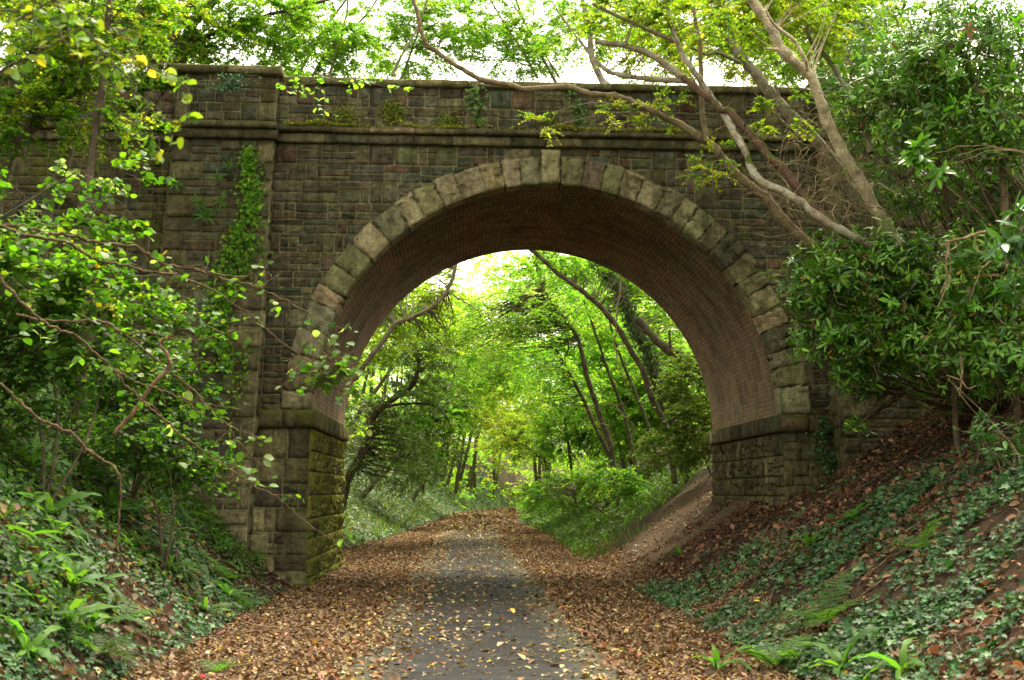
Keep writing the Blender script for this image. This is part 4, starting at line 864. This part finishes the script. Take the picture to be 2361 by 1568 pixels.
tree('slender_tree', 'thin trunk leaning left over the far bend of the path', 'tree', 'slender trunks beside the far path', [(q, [.11, .09, .05])], [(*ell(1200, 1000, 40, 70, 30), 30), (*ell(1160, 1040, 42, 50, 30), 22), (*ell(1270, 1020, 40, 60, 40), 26)], 'bark', DARKB, .12, L_FAR, [(.17, .30, .03), (.25, .34, .04), (.32, .34, .05)], None, size=.9)
def mid_tree(label, px, y, crowns, cols, probs, bx, leaf=.135, size=.95):
    b = to_ground(bx, y); top = P(px, crowns[0][1], y); m = (b+top)/2+np.array([.3, 0, .4])
    return tree('arch_tree', label, 'tree', GA, [([b, m, top], [.13, .09, .05])], [(*ell(*c[:2], y+rng.uniform(-1, 1), c[2], c[3]), c[4]) for c in crowns], 'bark', DARKB, leaf, L_FAR, cols, probs, size=size)
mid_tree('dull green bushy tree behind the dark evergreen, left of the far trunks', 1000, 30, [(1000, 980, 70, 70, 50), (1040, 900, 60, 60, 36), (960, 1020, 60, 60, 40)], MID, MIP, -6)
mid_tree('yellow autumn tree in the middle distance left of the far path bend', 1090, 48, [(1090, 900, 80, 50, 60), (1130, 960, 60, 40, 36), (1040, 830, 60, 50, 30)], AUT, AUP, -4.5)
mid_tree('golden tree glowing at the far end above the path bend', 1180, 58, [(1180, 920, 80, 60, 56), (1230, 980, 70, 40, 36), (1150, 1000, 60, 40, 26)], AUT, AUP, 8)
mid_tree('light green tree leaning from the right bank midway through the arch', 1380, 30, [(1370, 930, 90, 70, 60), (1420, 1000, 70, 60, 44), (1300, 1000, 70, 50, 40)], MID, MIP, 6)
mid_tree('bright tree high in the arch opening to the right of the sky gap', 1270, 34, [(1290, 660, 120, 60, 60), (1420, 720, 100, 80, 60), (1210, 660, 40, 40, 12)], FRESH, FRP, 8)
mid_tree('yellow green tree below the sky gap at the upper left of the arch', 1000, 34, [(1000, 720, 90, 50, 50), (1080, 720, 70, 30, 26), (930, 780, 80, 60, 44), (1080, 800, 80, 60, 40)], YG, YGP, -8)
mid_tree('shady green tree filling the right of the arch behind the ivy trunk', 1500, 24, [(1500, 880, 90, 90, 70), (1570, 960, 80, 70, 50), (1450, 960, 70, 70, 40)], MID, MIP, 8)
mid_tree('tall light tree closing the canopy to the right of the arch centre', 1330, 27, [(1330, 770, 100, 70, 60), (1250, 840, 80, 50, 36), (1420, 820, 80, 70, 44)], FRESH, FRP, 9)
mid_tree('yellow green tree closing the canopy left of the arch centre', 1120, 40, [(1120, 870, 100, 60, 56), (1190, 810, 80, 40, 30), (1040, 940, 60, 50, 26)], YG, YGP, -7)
for pts, y, lab, cc in [([(1480, 1080), (1440, 960), (1400, 850), (1370, 760), (1345, 690)], 19, 'thin straight stem leaning left just left of the ivy trunk', FRESH), ([(1530, 1070), (1490, 970), (1450, 870), (1415, 780), (1400, 700)], 20, 'thin dark stem crossing behind the ivy trunk', MID), ([(1590, 1050), (1560, 960), (1540, 880), (1525, 800)], 18, 'thin upright stem at the right of the arch behind the pale bush', MID),
        ([(1330, 1100), (1310, 1020), (1300, 960), (1280, 900), (1240, 870)], 30, 'slim stem arching left above the low bush of the far right bank', YG), ([(1450, 1085), (1420, 1000), (1395, 930), (1385, 850), (1390, 760)], 26, 'slim upright stem in the thicket right of the arch centre', FRESH)]:
    q = PL(pts, [y, y]); q[0] = under(q[0]); e = q[-1]; tree('thin_stem_tree', lab, 'tree', 'thin leaning stems on the right beyond the arch', [(q, [.07, .055, .03])], [(e, np.array([1.5, 1.2, .9]), 12), (q[-2]+np.array([.3, 0, .3]), np.array([1.2, 1., .8]), 8)], 'bark', DARKB, .10, L_FAR, cc, None, size=.7)
# wood beyond the bend: one mass of foliage
g = Geo(); tg = Geo()
for (x0, x1, y0, y1, n, HT_) in ((-24, 30, 72, 112, 4200, 25), (-30, -7, 40, 75, 1500, 20), (7, 34, 40, 75, 1700, 22)):
    x, y = rng.uniform(x0, x1, n), rng.uniform(y0, y1, n); h = rng.random(n)**1.1*HT_*(.75+.25*np.sin(x*.7+1)); c = np.stack([x, y, gz(x, y)+h], -1)
    h = c[:, 2]-gz(c[:, 0], c[:, 1]); c = c[(np.abs(c[:, 0]-path_x(c[:, 1])) > 2.0) | (h > 5)]
    sprays(g, c, rdir(len(c)), 1.5, .26, L_FAR, [tuple(min(.62, v*1.25) for v in c) for c in AUT[:3]+YG[:3]+FRESH+FRESH], None, 5, 9, .6, .2, .5, None, .2)  # colours lifted again, painting in the bright hazy distance
g.add([(-26, 74, 1), (-26, 74, 1.01), (-26, 74.01, 1)], [(0, 1, 2)], None, (.1, .15, .02))
for k in range(70):
    y = rng.uniform(55, 100); x = path_x(y)+rng.choice([-1, 1])*rng.uniform(3.5, 16); b = to_ground(x, y); l = rng.normal(0, 1.2)
    tube(tg, [b, b+np.array([l*.4, 0, 4]), b+np.array([l, 0, 10])], [.16, .12, .05], 5, DARKB)
o = tag(g.obj('far_woodland', M['leaf']), kind='stuff'); tag(tg.obj('far_woodland_stems', M['bark']), kind='stuff')
# hanging creepers within the arch
for pts, y, lab in [([(1432, 640), (1424, 740), (1418, 812), (1432, 850), (1446, 905), (1450, 925), (1420, 934), (1388, 930), (1340, 950)], 9, 'bare looping creeper hanging on the right inside the arch opening'), ([(1415, 935), (1440, 960), (1462, 990), (1455, 1030), (1462, 1075)], 9.2, 'thin pale creeper dangling below the looping one'), ([(1352, 930), (1372, 965), (1400, 985), (1410, 1015), (1404, 1040)], 9.4, 'pale bare twig hanging left of the looping creeper')]:
    q = smooth_line(PL(pts, [y, y]), 5, .02); g = Geo(); tube(g, q, [.022, .014, .008], 5, (.26, .21, .13)); o = g.obj('hanging_creeper', M['bark_clean'], origin=q[0]); tag(o, lab, 'creeper', 'creepers hanging inside the arch')
# ------------------------------------------------------------------ rhododendrons on the right bank
RHO = [(.085, .225, .012), (.14, .33, .016), (.04, .115, .010), (.24, .42, .035), (.45, .30, .04), (.30, .11, .04)]; RHP = [.33, .26, .27, .10, .02, .02]
def rhodo(label, base, ells, L=.12, cols=RHO, probs=RHP, nb=6, up=.55, light=0):
    th = thing('rhododendron', base, label, 'shrub', 'rhododendrons on the right bank'); g = Geo(); s = Geo(); base = np.asarray(base, float)
    for cen, r, n in ells:
        c = in_ell(n, cen, r, .2); n = int(n*1.0); c = c[:n]; ko = rng.random((n, 1)) < .30; c = np.where(ko, cen+(c-cen)*rng.uniform(1.05, 1.65, (n, 1)), c); ax = unit((c-cen)/r*.8+np.array([-.12, -.22, up+.2])+rng.normal(0, .5, (n, 3)))
        kk = 9; a = (np.arange(kk)*2*math.pi/kk)[None]+rng.uniform(0, 6.3, (n, 1))+rng.normal(0, .2, (n, kk))
        e1 = unit(np.cross(ax, np.array([.2, .9, .3]))); e2 = np.cross(ax, e1)
        rad = np.cos(a)[..., None]*e1[:, None]+np.sin(a)[..., None]*e2[:, None]
        el = rng.uniform(-.55, .8, (n, kk, 1)); f = rad+ax[:, None]*el; nn = ax[:, None]*1.0-rad*el+rng.normal(0, .18, (n, kk, 3))
        base_c = palette(n, cols, probs, .2)[:, None]*np.ones((1, kk, 1)); cc = np.where(rng.random((n, kk, 1)) < .8, base_c, palette(n*kk, cols, probs, .2).reshape(n, kk, 3))
        bad = base_c[..., :1] > .25; cc = np.where(bad & (rng.random((n, kk, 1)) < .8), palette(n*kk, cols[:3], None, .2).reshape(n, kk, 3), cc)
        keep = (rng.random((n, kk)) < rng.uniform(.45, 1.0, (n, 1))).ravel(); f += rng.normal(0, .22, f.shape); off = -ax[:, None]*rng.uniform(0, .09, (n, kk, 1))
        scatter(g, L_RHODO, (c[:, None]+off+rad*.008).reshape(-1, 3)[keep], f.reshape(-1, 3)[keep], nn.reshape(-1, 3)[keep], (L*rng.uniform(.6, 1.3, (n, 1))*rng.uniform(.7, 1.2, (n, kk))).ravel()[keep], cc.reshape(-1, 3)[keep])
        for k in range(0, n, 2):
            m = c[k]-ax[k]*rng.uniform(.15, .35)+rng.normal(0, .05, 3); tube(s, [m+rng.normal(0, .1, 3)-ax[k]*.12, m, c[k]], [.006, .004], 3, (.24, .18, .11))
        for k in range(nb):
            e = cen+(rng.normal(0, .5, 3))*r; m = (base+e)/2+rng.normal(0, .18, 3)*np.linalg.norm(e-base)*.4
            tube(s, smooth_line([base+rng.normal(0, .05, 3), m, e], 5, .012), [.022 if nb > 4 else .007, .006 if nb > 4 else .003], 5, (.11, .08, .05) if rng.random() < .75 else (.30, .22, .13))
    s.obj('branches', M['bark_clean'], th, smooth=True); g.obj('foliage', M['gloss_leaf'], th); return th
rhodo('widest rhododendron mass overhanging the right springing of the arch', to_ground(6.2, -3.4), [(*ell(1890, 640, -3.8, 90, 95), 260), (*ell(2020, 620, -4, 120, 90), 420), (*ell(2150, 640, -4, 120, 110), 440), (*ell(1930, 760, -3.6, 100, 80), 230), (*ell(2060, 770, -4, 120, 80), 330), (*ell(1970, 860, -3.4, 60, 45), 60), (*ell(2110, 830, -2.6, 130, 70), 130), (*ell(2000, 700, -2.2, 130, 110), 200)], .125)
rhodo('rhododendron against the right frame edge, level with the widest mass', to_ground(6.2, -6), [(*ell(2270, 640, -5.6, 110, 120), 360), (*ell(2230, 800, -5.4, 110, 80), 220), (*ell(2330, 820, -6, 80, 90), 140), (*ell(2480, 640, -4.6, 170, 170), 260), (*ell(2680, 560, -4, 150, 150), 160), (*ell(2260, 860, -3.6, 130, 70), 130), (*ell(2250, 720, -2.6, 150, 120), 200)], .125)
rhodo('tall rhododendron at the top right corner with scattered orange leaves', to_ground(6.9, -5.4), [(*ell(2230, 110, -5.2, 160, 130), 520), (*ell(2080, 170, -4.8, 110, 90), 260), (*ell(2300, 280, -5.6, 100, 110), 230), (*ell(2480, 230, -4.6, 150, 210), 240), (*ell(2290, 420, -4, 120, 90), 170), (*ell(2640, 300, -4, 130, 180), 130), (*ell(2140, 300, -5, 130, 70), 220), (*ell(1990, 250, -4, 70, 60), 90)], .125)
rhodo('loose rhododendron filling the gap between the leaning trunks and the corner', to_ground(7.2, -2.5), [(*ell(2050, 90, -3, 120, 110), 150), (*ell(2180, 230, -3.2, 150, 110), 200), (*ell(2330, 120, -4, 110, 160), 200), (*ell(1960, 190, -2.6, 90, 100), 110), (*ell(1900, 110, -1.6, 70, 60), 45), (*ell(2500, 480, -2.6, 140, 180), 180)], .13, [(.09, .22, .018), (.14, .30, .022), (.05, .13, .015), (.22, .36, .03), (.40, .30, .04)], [.3, .25, .25, .15, .03])
rhodo('shaded rhododendron below the tall corner one, behind bare stems', to_ground(6.8, -4), [(*ell(2120, 420, -3.4, 150, 80), 200), (*ell(2290, 440, -4.6, 110, 90), 190), (*ell(2000, 330, -2.4, 70, 80), 80), (*ell(2220, 880, -2.2, 170, 70), 120), (*ell(2050, 850, -1.6, 90, 60), 60)], .115, [c for c in RHO[:4]], [.3, .2, .45, .05])
p0 = P(2185, 395, -7.0); rhodo('bright rhododendron sprig jutting left with large fresh leaves', P(2400, 350, -7.3), [(P(2120, 350, -7), np.array([.14, .1, .10]), 7), (P(2160, 390, -7), np.array([.12, .1, .1]), 4)], .19, [(.09, .24, .025), (.12, .29, .03)], None, 3)
rhodo('dark large-leaved rhododendron sprig at the right frame edge', P(2480, 620, -8.6), [(P(2345, 560, -8.4), np.array([.16, .15, .16]), 12), (P(2345, 650, -8.4), np.array([.12, .12, .14]), 8), (P(2350, 480, -8.4), np.array([.10, .12, .12]), 6)], .19, [(.05, .15, .022), (.07, .19, .03)], None, 3)
rhodo('low rhododendron sprig growing out of the brown slope at the right edge', GP(2350, 1090), [(P(2300, 1000, -6.6), np.array([.38, .25, .14]), 26), (P(2330, 1050, -6.8), np.array([.28, .2, .1]), 18), (P(2270, 960, -6.4), np.array([.12, .1, .06]), 5)], .12, [(.06, .17, .03), (.09, .22, .04)], None, 3)
rhodo('small rhododendron sprig hanging in front of the dark wall at the right', P(2080, 900, -3.2), [(P(1990, 900, -3.0), np.array([.34, .2, .16]), 24), (P(1985, 980, -3), np.array([.22, .15, .10]), 14), (P(1880, 800, -3), np.array([.3, .2, .2]), 30)], .125)
# thick bare stems of the rhododendrons in the gap at the right
GS = 'leafless trunks rising among the rhododendrons'
for pts, ys, r, lab in [([(2010, 1080), (1930, 900), (1900, 760), (1840, 560), (1780, 400), (1690, 290), (1640, 240)], [-5.4, -5.2], .05, 'crooked brown stem rising through the upper right rhododendron'), ([(1640, 1100), (1400, 1110), (1340, 1090), (1290, 1010), (1230, 930)], [-4.2, -4], .04, 'pale mossy stem bent low in the dark gap at the right'), ([(2080, 800), (1960, 680), (1840, 560)], [-5.6, -5.5], .05, 'dark stem forking to the right frame edge among rhododendron leaves'), ([(1750, 1080), (1738, 900), (1745, 830), (1735, 780)], [-6.4, -6.4], .02, None)]:
    if lab is None: continue
    q = PL(pts, ys, c3); q = [under(q[0])]+q if pts[0][1] > 1000 else q
    g = Geo(); tube(g, smooth_line(q, 5, .012), [r, r*.7], 7, (.15, .115, .07)); tag(g.obj('leafless_trunk', M['bark'], origin=q[0], smooth=True), lab, 'branch', GS)
# pale twigs showing through the leaves
for pts, y, r, lab in [([(1900, 40), (1800, 70), (1680, 100), (1620, 130)], -7.2, .022, 'pale broken bough across the top of the right rhododendron'), ([(1670, 110), (1650, 260), (1665, 340), (1650, 400), (1600, 520)], -7.2, .013, 'pale bare twig forking down in front of the right rhododendron'), ([(2050, 160), (1900, 250), (1850, 330), (1800, 480)], -7.4, .012, 'long straight bare twig crossing the right rhododendron'), ([(1740, 820), (1750, 950), (1735, 1070)], -7.0, .016, 'thin bent sapling stem standing in the brown leaves under the rhododendron')]:
    q = smooth_line(PL(pts, [y, y+.2], c6), 5, .006); g = Geo(); tube(g, q, [r, r*.5], 5, (.40, .29, .17))
    for k in range(3):
        a = q[rng.integers(3, len(q)-1)]; tube(g, smooth_line([a, a+rng.normal(0, .09, 3)+np.array([0, 0, -.06]), a+rng.normal(0, .15, 3)+np.array([.05, 0, -.2])], 4), [r*.4, .003], 4, (.38, .27, .16))
    tag(g.obj('bare_twig', M['bark_clean'], origin=q[0]), lab, 'branch', 'pale twigs before the rhododendrons')
# tangle of dead creeper stems
th = thing('dead_creeper', P(1960, 500, -3.4), 'tangle of dry brown creeper stems hanging around the stout pale trunk', 'creeper'); g = Geo()
for k in range(260):
    a = P(*(np.array([1915, 400])+rng.normal(0, 1, 2)*np.array([75, 80])), -3.6+rng.normal(0, .25)); d = rdir(1)[0]*np.array([1, .4, .7]); q = [a]
    for m in range(5):
        d = unit(d+rng.normal(0, .45, 3)+np.array([0, 0, -.12])); q.append(q[-1]+d*rng.uniform(.08, .2))
    tube(g, smooth_line(q, 3), [rng.uniform(.003, .009), .002], 4, palette(1, [(.38, .29, .17), (.26, .19, .12), (.48, .38, .23)], None, .15)[0])
tag(g.obj('tangle', M['bark_clean'], th), kind='stuff')

# ------------------------------------------------------------------ hazel on the left
HZ = [(.09, .21, .018), (.14, .28, .022), (.05, .13, .014), (.28, .38, .15), (.40, .48, .26), (.52, .42, .04), (.27, .34, .03)]; HZP = [.36, .20, .30, .06, .04, .012, .025]
def hazel(label, limbs, dens, leaf=.075, twl=.3, cols=HZ, probs=HZP, base=None, colr=(.16, .11, .065)):
    th = thing('hazel_branch', limbs[0][0][0] if base is None else base, label, 'branch', 'hazel branches reaching from the left'); g = Geo(); s = Geo(); LP, LF = [], []
    for pts, rad in limbs:
        q = smooth_line(pts, 6, .006); tube(s, q, rad, 6, colr, .15, .06); n = int(dens*np.linalg.norm(np.diff(q, axis=0), axis=1).sum())
        for k in range(n):
            i = rng.integers(2, len(q)); a = q[i]; d = unit(q[i]-q[i-1])*.7+rng.normal(0, .6, 3)*np.array([1, .8, .8]); d = unit(d); L = twl*rng.uniform(.3, 1.2)
            e = [a, a+d*L*.5+rng.normal(0, .02, 3), a+d*L+np.array([0, 0, -.12*L])+rng.normal(0, .03, 3)]; tube(s, e, [.004, .002], 4, colr)
            for t in rng.uniform(.25, 1, rng.integers(1, 5)): LP.append(a+(e[2]-a)*t+rng.normal(0, .015, 3)); LF.append(d+rng.normal(0, .7, 3)+np.array([0, 0, -.35]))
    m = len(LP)
    if m: scatter(g, L_HAZEL, np.array(LP), np.array(LF), np.array([-.1, -.35, .9])+rng.normal(0, .5, (m, 3)), leaf*rng.uniform(.55, 1.25, m), palette(m, cols, probs, .18)); 
    s.obj('stem', M['bark_clean'], th, smooth=True)
    if m: g.obj('leaves', M['leaf'], th)
def H(pts, ys, r, c=c4): return (PL(pts, ys, c), r)
hazel('higher hazel branch of the close pair slanting from the left edge to the arch', [H([(-120, -30), (0, 0), (150, 10), (300, 50), (480, 75), (600, 110), (850, 140), (950, 200), (1080, 260), (1230, 280), (1400, 340), (1500, 360), (1600, 390), (1760, 460), (1880, 520), (2000, 590), (2130, 650)], [-9.6, -8.6], [.018, .014, .010, .004]),
      H([(1230, 280), (1380, 315), (1530, 325), (1580, 300)], [-9, -9], [.01, .005]), H([(1640, 400), (1600, 330), (1570, 270)], [-8.9, -8.9], [.007, .003]), H([(1640, 400), (1700, 320), (1640, 290)], [-8.9, -8.8], [.006, .003]), H([(1930, 540), (1970, 700), (1955, 850), (1970, 960)], [-8.7, -8.7], [.006, .003])], 8, .075, .28)
hazel('lower hazel branch of the close pair, ending in a knot of twigs', [H([(-100, -20), (30, 20), (200, 70), (380, 100), (500, 150), (600, 220), (780, 250), (900, 290), (1080, 310), (1200, 350), (1350, 410), (1480, 510), (1600, 580), (1700, 680), (1850, 790), (1950, 860), (2100, 920)], [-9.8, -8.9], [.016, .012, .008, .004])]+
      [H([(2040+rng.normal(0, 60), 900+rng.normal(0, 50)), (2060+rng.normal(0, 60), 920+rng.normal(0, 40)), (2090+rng.normal(0, 110), 930+rng.normal(0, 80)), (2150+rng.normal(0, 120), 960+rng.normal(0, 80))], [-8.9, -8.8], [.004, .002]) for _ in range(16)], 7, .075, .28)
hazel('long thin hazel branch dropping diagonally past the foot of the left pier', [H([(-60, 240), (0, 340), (120, 470), (230, 570), (330, 640), (480, 700), (580, 790), (680, 880), (780, 1000), (880, 1090), (980, 1180), (1080, 1270), (1220, 1380), (1330, 1460), (1480, 1560), (1600, 1640), (1760, 1720), (1900, 1850), (2060, 1960), (2160, 1975)], [-9.6, -8.4], [.015, .012, .008, .003]), H([(680, 880), (760, 930), (870, 990), (1000, 1030), (1130, 1080), (1250, 1120), (1400, 1140), (1530, 1160)], [-9.2, -9], [.011, .004])], 6, .08, .25)
hazel('middle hazel branch running down to the left impost', [H([(100, 560), (290, 600), (450, 600), (650, 610), (740, 660), (860, 750), (960, 830), (1060, 910), (1160, 990), (1260, 1080), (1340, 1170), (1420, 1250), (1480, 1340), (1560, 1430), (1590, 1465)], [-8.6, -8.0], [.013, .010, .005]), H([(820, 690), (900, 670), (1080, 715), (1250, 720), (1400, 680), (1480, 650)], [-8.4, -8.2], [.012, .005]), H([(1420, 1250), (1560, 1310), (1660, 1330)], [-8.1, -8], [.006, .003])], 10, .085, .3)
hazel('crooked bare stem bending down the left bank to the ground', [([*PL([(-40, 960), (60, 1050), (150, 1130), (250, 1220), (350, 1260), (440, 1300), (510, 1370), (560, 1420), (640, 1470)], [-9.6, -9.4], c4), *PL([(400, 90), (500, 150), (550, 210), (555, 330), (545, 450), (550, 570), (590, 660), (605, 720)], [-9.4, -9.6], c7)], [.014, .013, .010, .007]), (PL([(560, 615), (510, 660), (470, 715)], [-9.5, -9.6], c7), [.008, .005])], 1.2, .075, .25)
g = Geo(); q = smooth_line(PL([(720, 1310), (850, 1160), (950, 1010), (1060, 890), (1040, 800), (1000, 740), (1080, 690)], [-8.8, -8.7], c4), 5, .006); tube(g, q, [.02, .018, .012], 6, (.26, .15, .10)); tag(g.obj('dead_stick', M['bark_clean'], origin=q[0]), 'bare reddish stick standing at a slant among the left hazel leaves', 'branch')
# overhanging twigs close to the camera, top left
NEAR = [(.16, .27, .025), (.24, .33, .03), (.09, .19, .02), (.40, .40, .05), (.55, .45, .08), (.17, .27, .10)]; NP = [.28, .22, .24, .12, .06, .08]
hazel('nearest overhanging branch with big yellow green leaves before the left pilaster', [(PL([(80, -40), (150, 30), (230, 110), (300, 190), (350, 250), (400, 290)], [-12.6, -12.8]), [.01, .006, .003]), (PL([(230, 100), (300, 130), (370, 170), (440, 200)], [-12.6, -12.7]), [.005, .002]), (PL([(300, 190), (340, 290), (380, 320)], [-12.8, -12.8]), [.004, .002]), (PL([(150, 30), (280, 80), (330, 110)], [-12.6, -12.7]), [.004, .002])], 14, .066, .16, NEAR, NP, colr=(.16, .13, .09))
hazel('blurred leafy twigs in the top left corner of the view', [(PL([(-60, 120), (20, 60), (90, 20), (160, -30)], [-13.4, -13.2]), [.008, .004]), (PL([(-60, 200), (30, 150), (110, 110), (180, 60)], [-13.4, -13.4]), [.008, .003]), (PL([(-40, 20), (60, 30), (150, 60)], [-13.2, -13.3]), [.006, .003])], 20, .066, .18, NEAR, NP, colr=(.16, .13, .09))
hazel('leafy spray hanging down over the right of the left pilaster cap', [(PL([(640, 190), (690, 215), (740, 250), (770, 262)], [-3.5, -3.4]), [.006, .003]), (PL([(730, 170), (800, 185), (870, 195), (920, 205)], [-3.2, -3.2]), [.006, .003]), (PL([(640, 190), (700, 195), (800, 180), (930, 195)], [-3.4, -3.2]), [.006, .003])], 9, .085, .22, FRESH, None, base=P(640, 150, -3.5))
# leafy shrubs clothing the left bank
GLS = 'leafy shrubs on the left bank'
for lab, bx, by, el_, cols, pr, leaf in [('leafy bush in the left corner above the hazel pair', -8.2, -6.5, [(40, 440, -6.4, 90, 50, 8), (170, 400, -6, 80, 45, 5)], HZ, HZP, .085), ('bush of large bright leaves before the wing wall, left of the pilaster', -7.4, -5.2, [(250, 450, -5.2, 110, 70, 8), (150, 560, -5.4, 120, 40, 11), (290, 400, -5, 50, 30, 2)], HZ, HZP, .10),
        ('dense bush at the left frame edge under the hazel pair', -7.0, -7.4, [(60, 650, -7, 110, 70, 34), (200, 660, -6.6, 90, 60, 22), (40, 560, -7, 80, 50, 14)], HZ, HZP, .08), ('bush spreading toward the pilaster in the middle of the left side', -6.6, -4.6, [(320, 710, -4.6, 80, 60, 16), (400, 770, -4.2, 70, 60, 14), (280, 620, -5, 80, 40, 9)], HZ, HZP, .085),
        ('shady bush low on the left bank under the crossing branches', -5.8, -7.0, [(110, 780, -6.8, 130, 70, 44), (250, 820, -6.4, 110, 70, 34), (70, 880, -7, 90, 60, 18)], GREENS, None, .075), ('low bush at the mossy base of the left pilaster', -5.9, -3.6, [(390, 870, -3.8, 80, 60, 34), (330, 940, -4.4, 90, 60, 40), (440, 930, -3.4, 50, 50, 14)], GREENS, None, .08), ('creeping bush of small leaves right of the crooked bare stem', -5.0, -5.2, [(380, 1040, -5, 100, 45, 40), (470, 1090, -4.6, 60, 40, 20), (300, 1000, -5.4, 80, 40, 26)], GREENS, None, .07)]:
    b = to_ground(bx, by); tops = [P(*c[:2], c[2]) for c in el_]
    tree('leafy_shrub', lab, 'shrub', GLS, [([b, (b+t)/2+rng.normal(0, .1, 3), t], [.02, .008]) for t in tops], [(*ell(*c[:5]), c[5]) for c in el_], 'bark_clean', BARK, leaf, L_HAZEL, cols, pr, size=.4, twigs=5, per=6, tw=.003, tilt=.55, cvar=.25, dens=.6 if by > -7 else .75, flat=.6)
tree('laurel_bush', 'pale leaved bush growing beside the right edge of the arch opening', 'shrub', None, [([to_ground(5.0, 10), P(1590, 960, 9.5), P(1580, 870, 9.5)], [.03, .01])], [(*ell(1590, 890, 9.5, 60, 70), 50), (*ell(1600, 990, 9, 60, 60), 44), (*ell(1550, 1030, 10, 70, 40), 36)], 'bark_clean', BARK, .08, L_OVAL, [(.14, .22, .05), (.20, .26, .05), (.09, .17, .035), (.26, .32, .12)], None, size=.42, tw=.003)
tree('bank_bush', 'low green bush at the inner corner of the far right bank', 'shrub', None, [([to_ground(3.2, 15), P(1330, 1130, 15)], [.03, .01])], [(*ell(1300, 1130, 18, 80, 35), 44), (*ell(1400, 1110, 14, 80, 35), 40), (*ell(1250, 1140, 26, 50, 30), 26)], 'bark_clean', BARK, .08, L_OVAL, MID, MIP, size=.45, tw=.003)
# odds and ends on the ground
g = Geo(); p = GP(466, 1569); V = np.array([(-.03, -.04, .01), (.02, -.05, .03), (.04, .0, .05), (.015, .045, .02), (-.03, .03, .06), (-.005, .0, .075)])
g.add(np.concatenate([V*.75, V*.75-np.array([0, 0, .004])])+p, [(0, 1, 5), (1, 2, 5), (2, 3, 5), (3, 4, 5), (4, 0, 5)]+[(7+0, 6, 11), (8, 7, 11), (9, 8, 11), (10, 9, 11), (6, 10, 11)], [(0, 6, 7, 1), (1, 7, 8, 2), (2, 8, 9, 3), (3, 9, 10, 4), (4, 10, 6, 0)], (.32, .02, .025))
tag(g.obj('litter_scrap', M['plain'], origin=p), 'crumpled red scrap of litter in the leaves at the bottom edge', 'litter')
for pts, r, lab in [([(2080, 915), (1990, 980), (1870, 1060), (1790, 1100)], .02, 'thin fallen branch lying down the brown slope by the right pier'), ([(1740, 1175), (1800, 1150), (1860, 1140)], .012, 'short pale stick lying on the ivy edge below the right pier'), ([(525, 1430), (600, 1450), (640, 1455)], .012, 'pale stick lying in the leaf litter on the left verge')]:
    q = [GP(*p)+np.array([0, 0, .04]) for p in pts]; g = Geo(); tube(g, smooth_line(q, 4, .008), [r, r*.5], 6, (.30, .20, .12)); tag(g.obj('fallen_branch', M['bark_clean'], origin=q[0]), lab, 'branch', 'fallen branches on the ground')
# ------------------------------------------------------------------ camera, light, world
cam = bpy.data.cameras.new('camera'); co = bpy.data.objects.new('camera', cam); COL.objects.link(co); scene.camera = co
co.matrix_world = Matrix(((_R[0], _U[0], -_fw[0], CAM[0]), (_R[1], _U[1], -_fw[1], CAM[1]), (_R[2], _U[2], -_fw[2], CAM[2]), (0, 0, 0, 1)))
cam.sensor_width = 36; cam.lens = FPX/2361*36; cam.clip_start = .1; cam.clip_end = 2000
cam.dof.use_dof = True; cam.dof.focus_distance = 19.5; cam.dof.aperture_fstop = 2.4
SUN_EL, SUN_AZ = math.radians(62), math.radians(25)       # high, beyond the bridge: its face is in open shade
w = bpy.data.worlds.new('World'); scene.world = w; w.use_nodes = True; nt = w.node_tree; nt.nodes.clear()
sky = nt.nodes.new('ShaderNodeTexSky'); sky.sky_type = 'NISHITA'; sky.sun_disc = False; sky.sun_elevation = SUN_EL; sky.sun_rotation = SUN_AZ; sky.dust_density = 4; sky.air_density = 1; sky.ozone_density = 1
hs = nt.nodes.new('ShaderNodeHueSaturation'); hs.inputs['Saturation'].default_value = .08; hs.inputs['Value'].default_value = 1
bg = nt.nodes.new('ShaderNodeBackground'); bg.inputs['Strength'].default_value = .15; out = nt.nodes.new('ShaderNodeOutputWorld')
nt.links.new(sky.outputs[0], hs.inputs['Color']); tint = nt.nodes.new('ShaderNodeMix'); tint.data_type = 'RGBA'; tint.blend_type = 'MULTIPLY'; tint.inputs[0].default_value = 1; tint.inputs[7].default_value = (1, .97, .80, 1)   # overcast light warmed by the autumn canopy
nt.links.new(hs.outputs[0], tint.inputs[6]); nt.links.new(tint.outputs[2], bg.inputs['Color']); nt.links.new(bg.outputs[0], out.inputs['Surface'])
sl = bpy.data.lights.new('sun', 'SUN'); sl.energy = 1.5; sl.angle = math.radians(25); sl.color = (1, .91, .70); so = bpy.data.objects.new('sun', sl); COL.objects.link(so)
sd = Vector((math.sin(SUN_AZ)*math.cos(SUN_EL), math.cos(SUN_AZ)*math.cos(SUN_EL), math.sin(SUN_EL))); so.rotation_euler = sd.to_track_quat('Z', 'Y').to_euler()
scene.view_settings.view_transform = 'Standard'; scene.view_settings.look = 'None'; scene.view_settings.exposure = 2.2; scene.view_settings.gamma = 1
cy = scene.cycles; cy.max_bounces = 6; cy.diffuse_bounces = 3; cy.glossy_bounces = 2; cy.transmission_bounces = 4; cy.transparent_max_bounces = 4; cy.use_denoising = True
cy.sample_clamp_indirect = 6
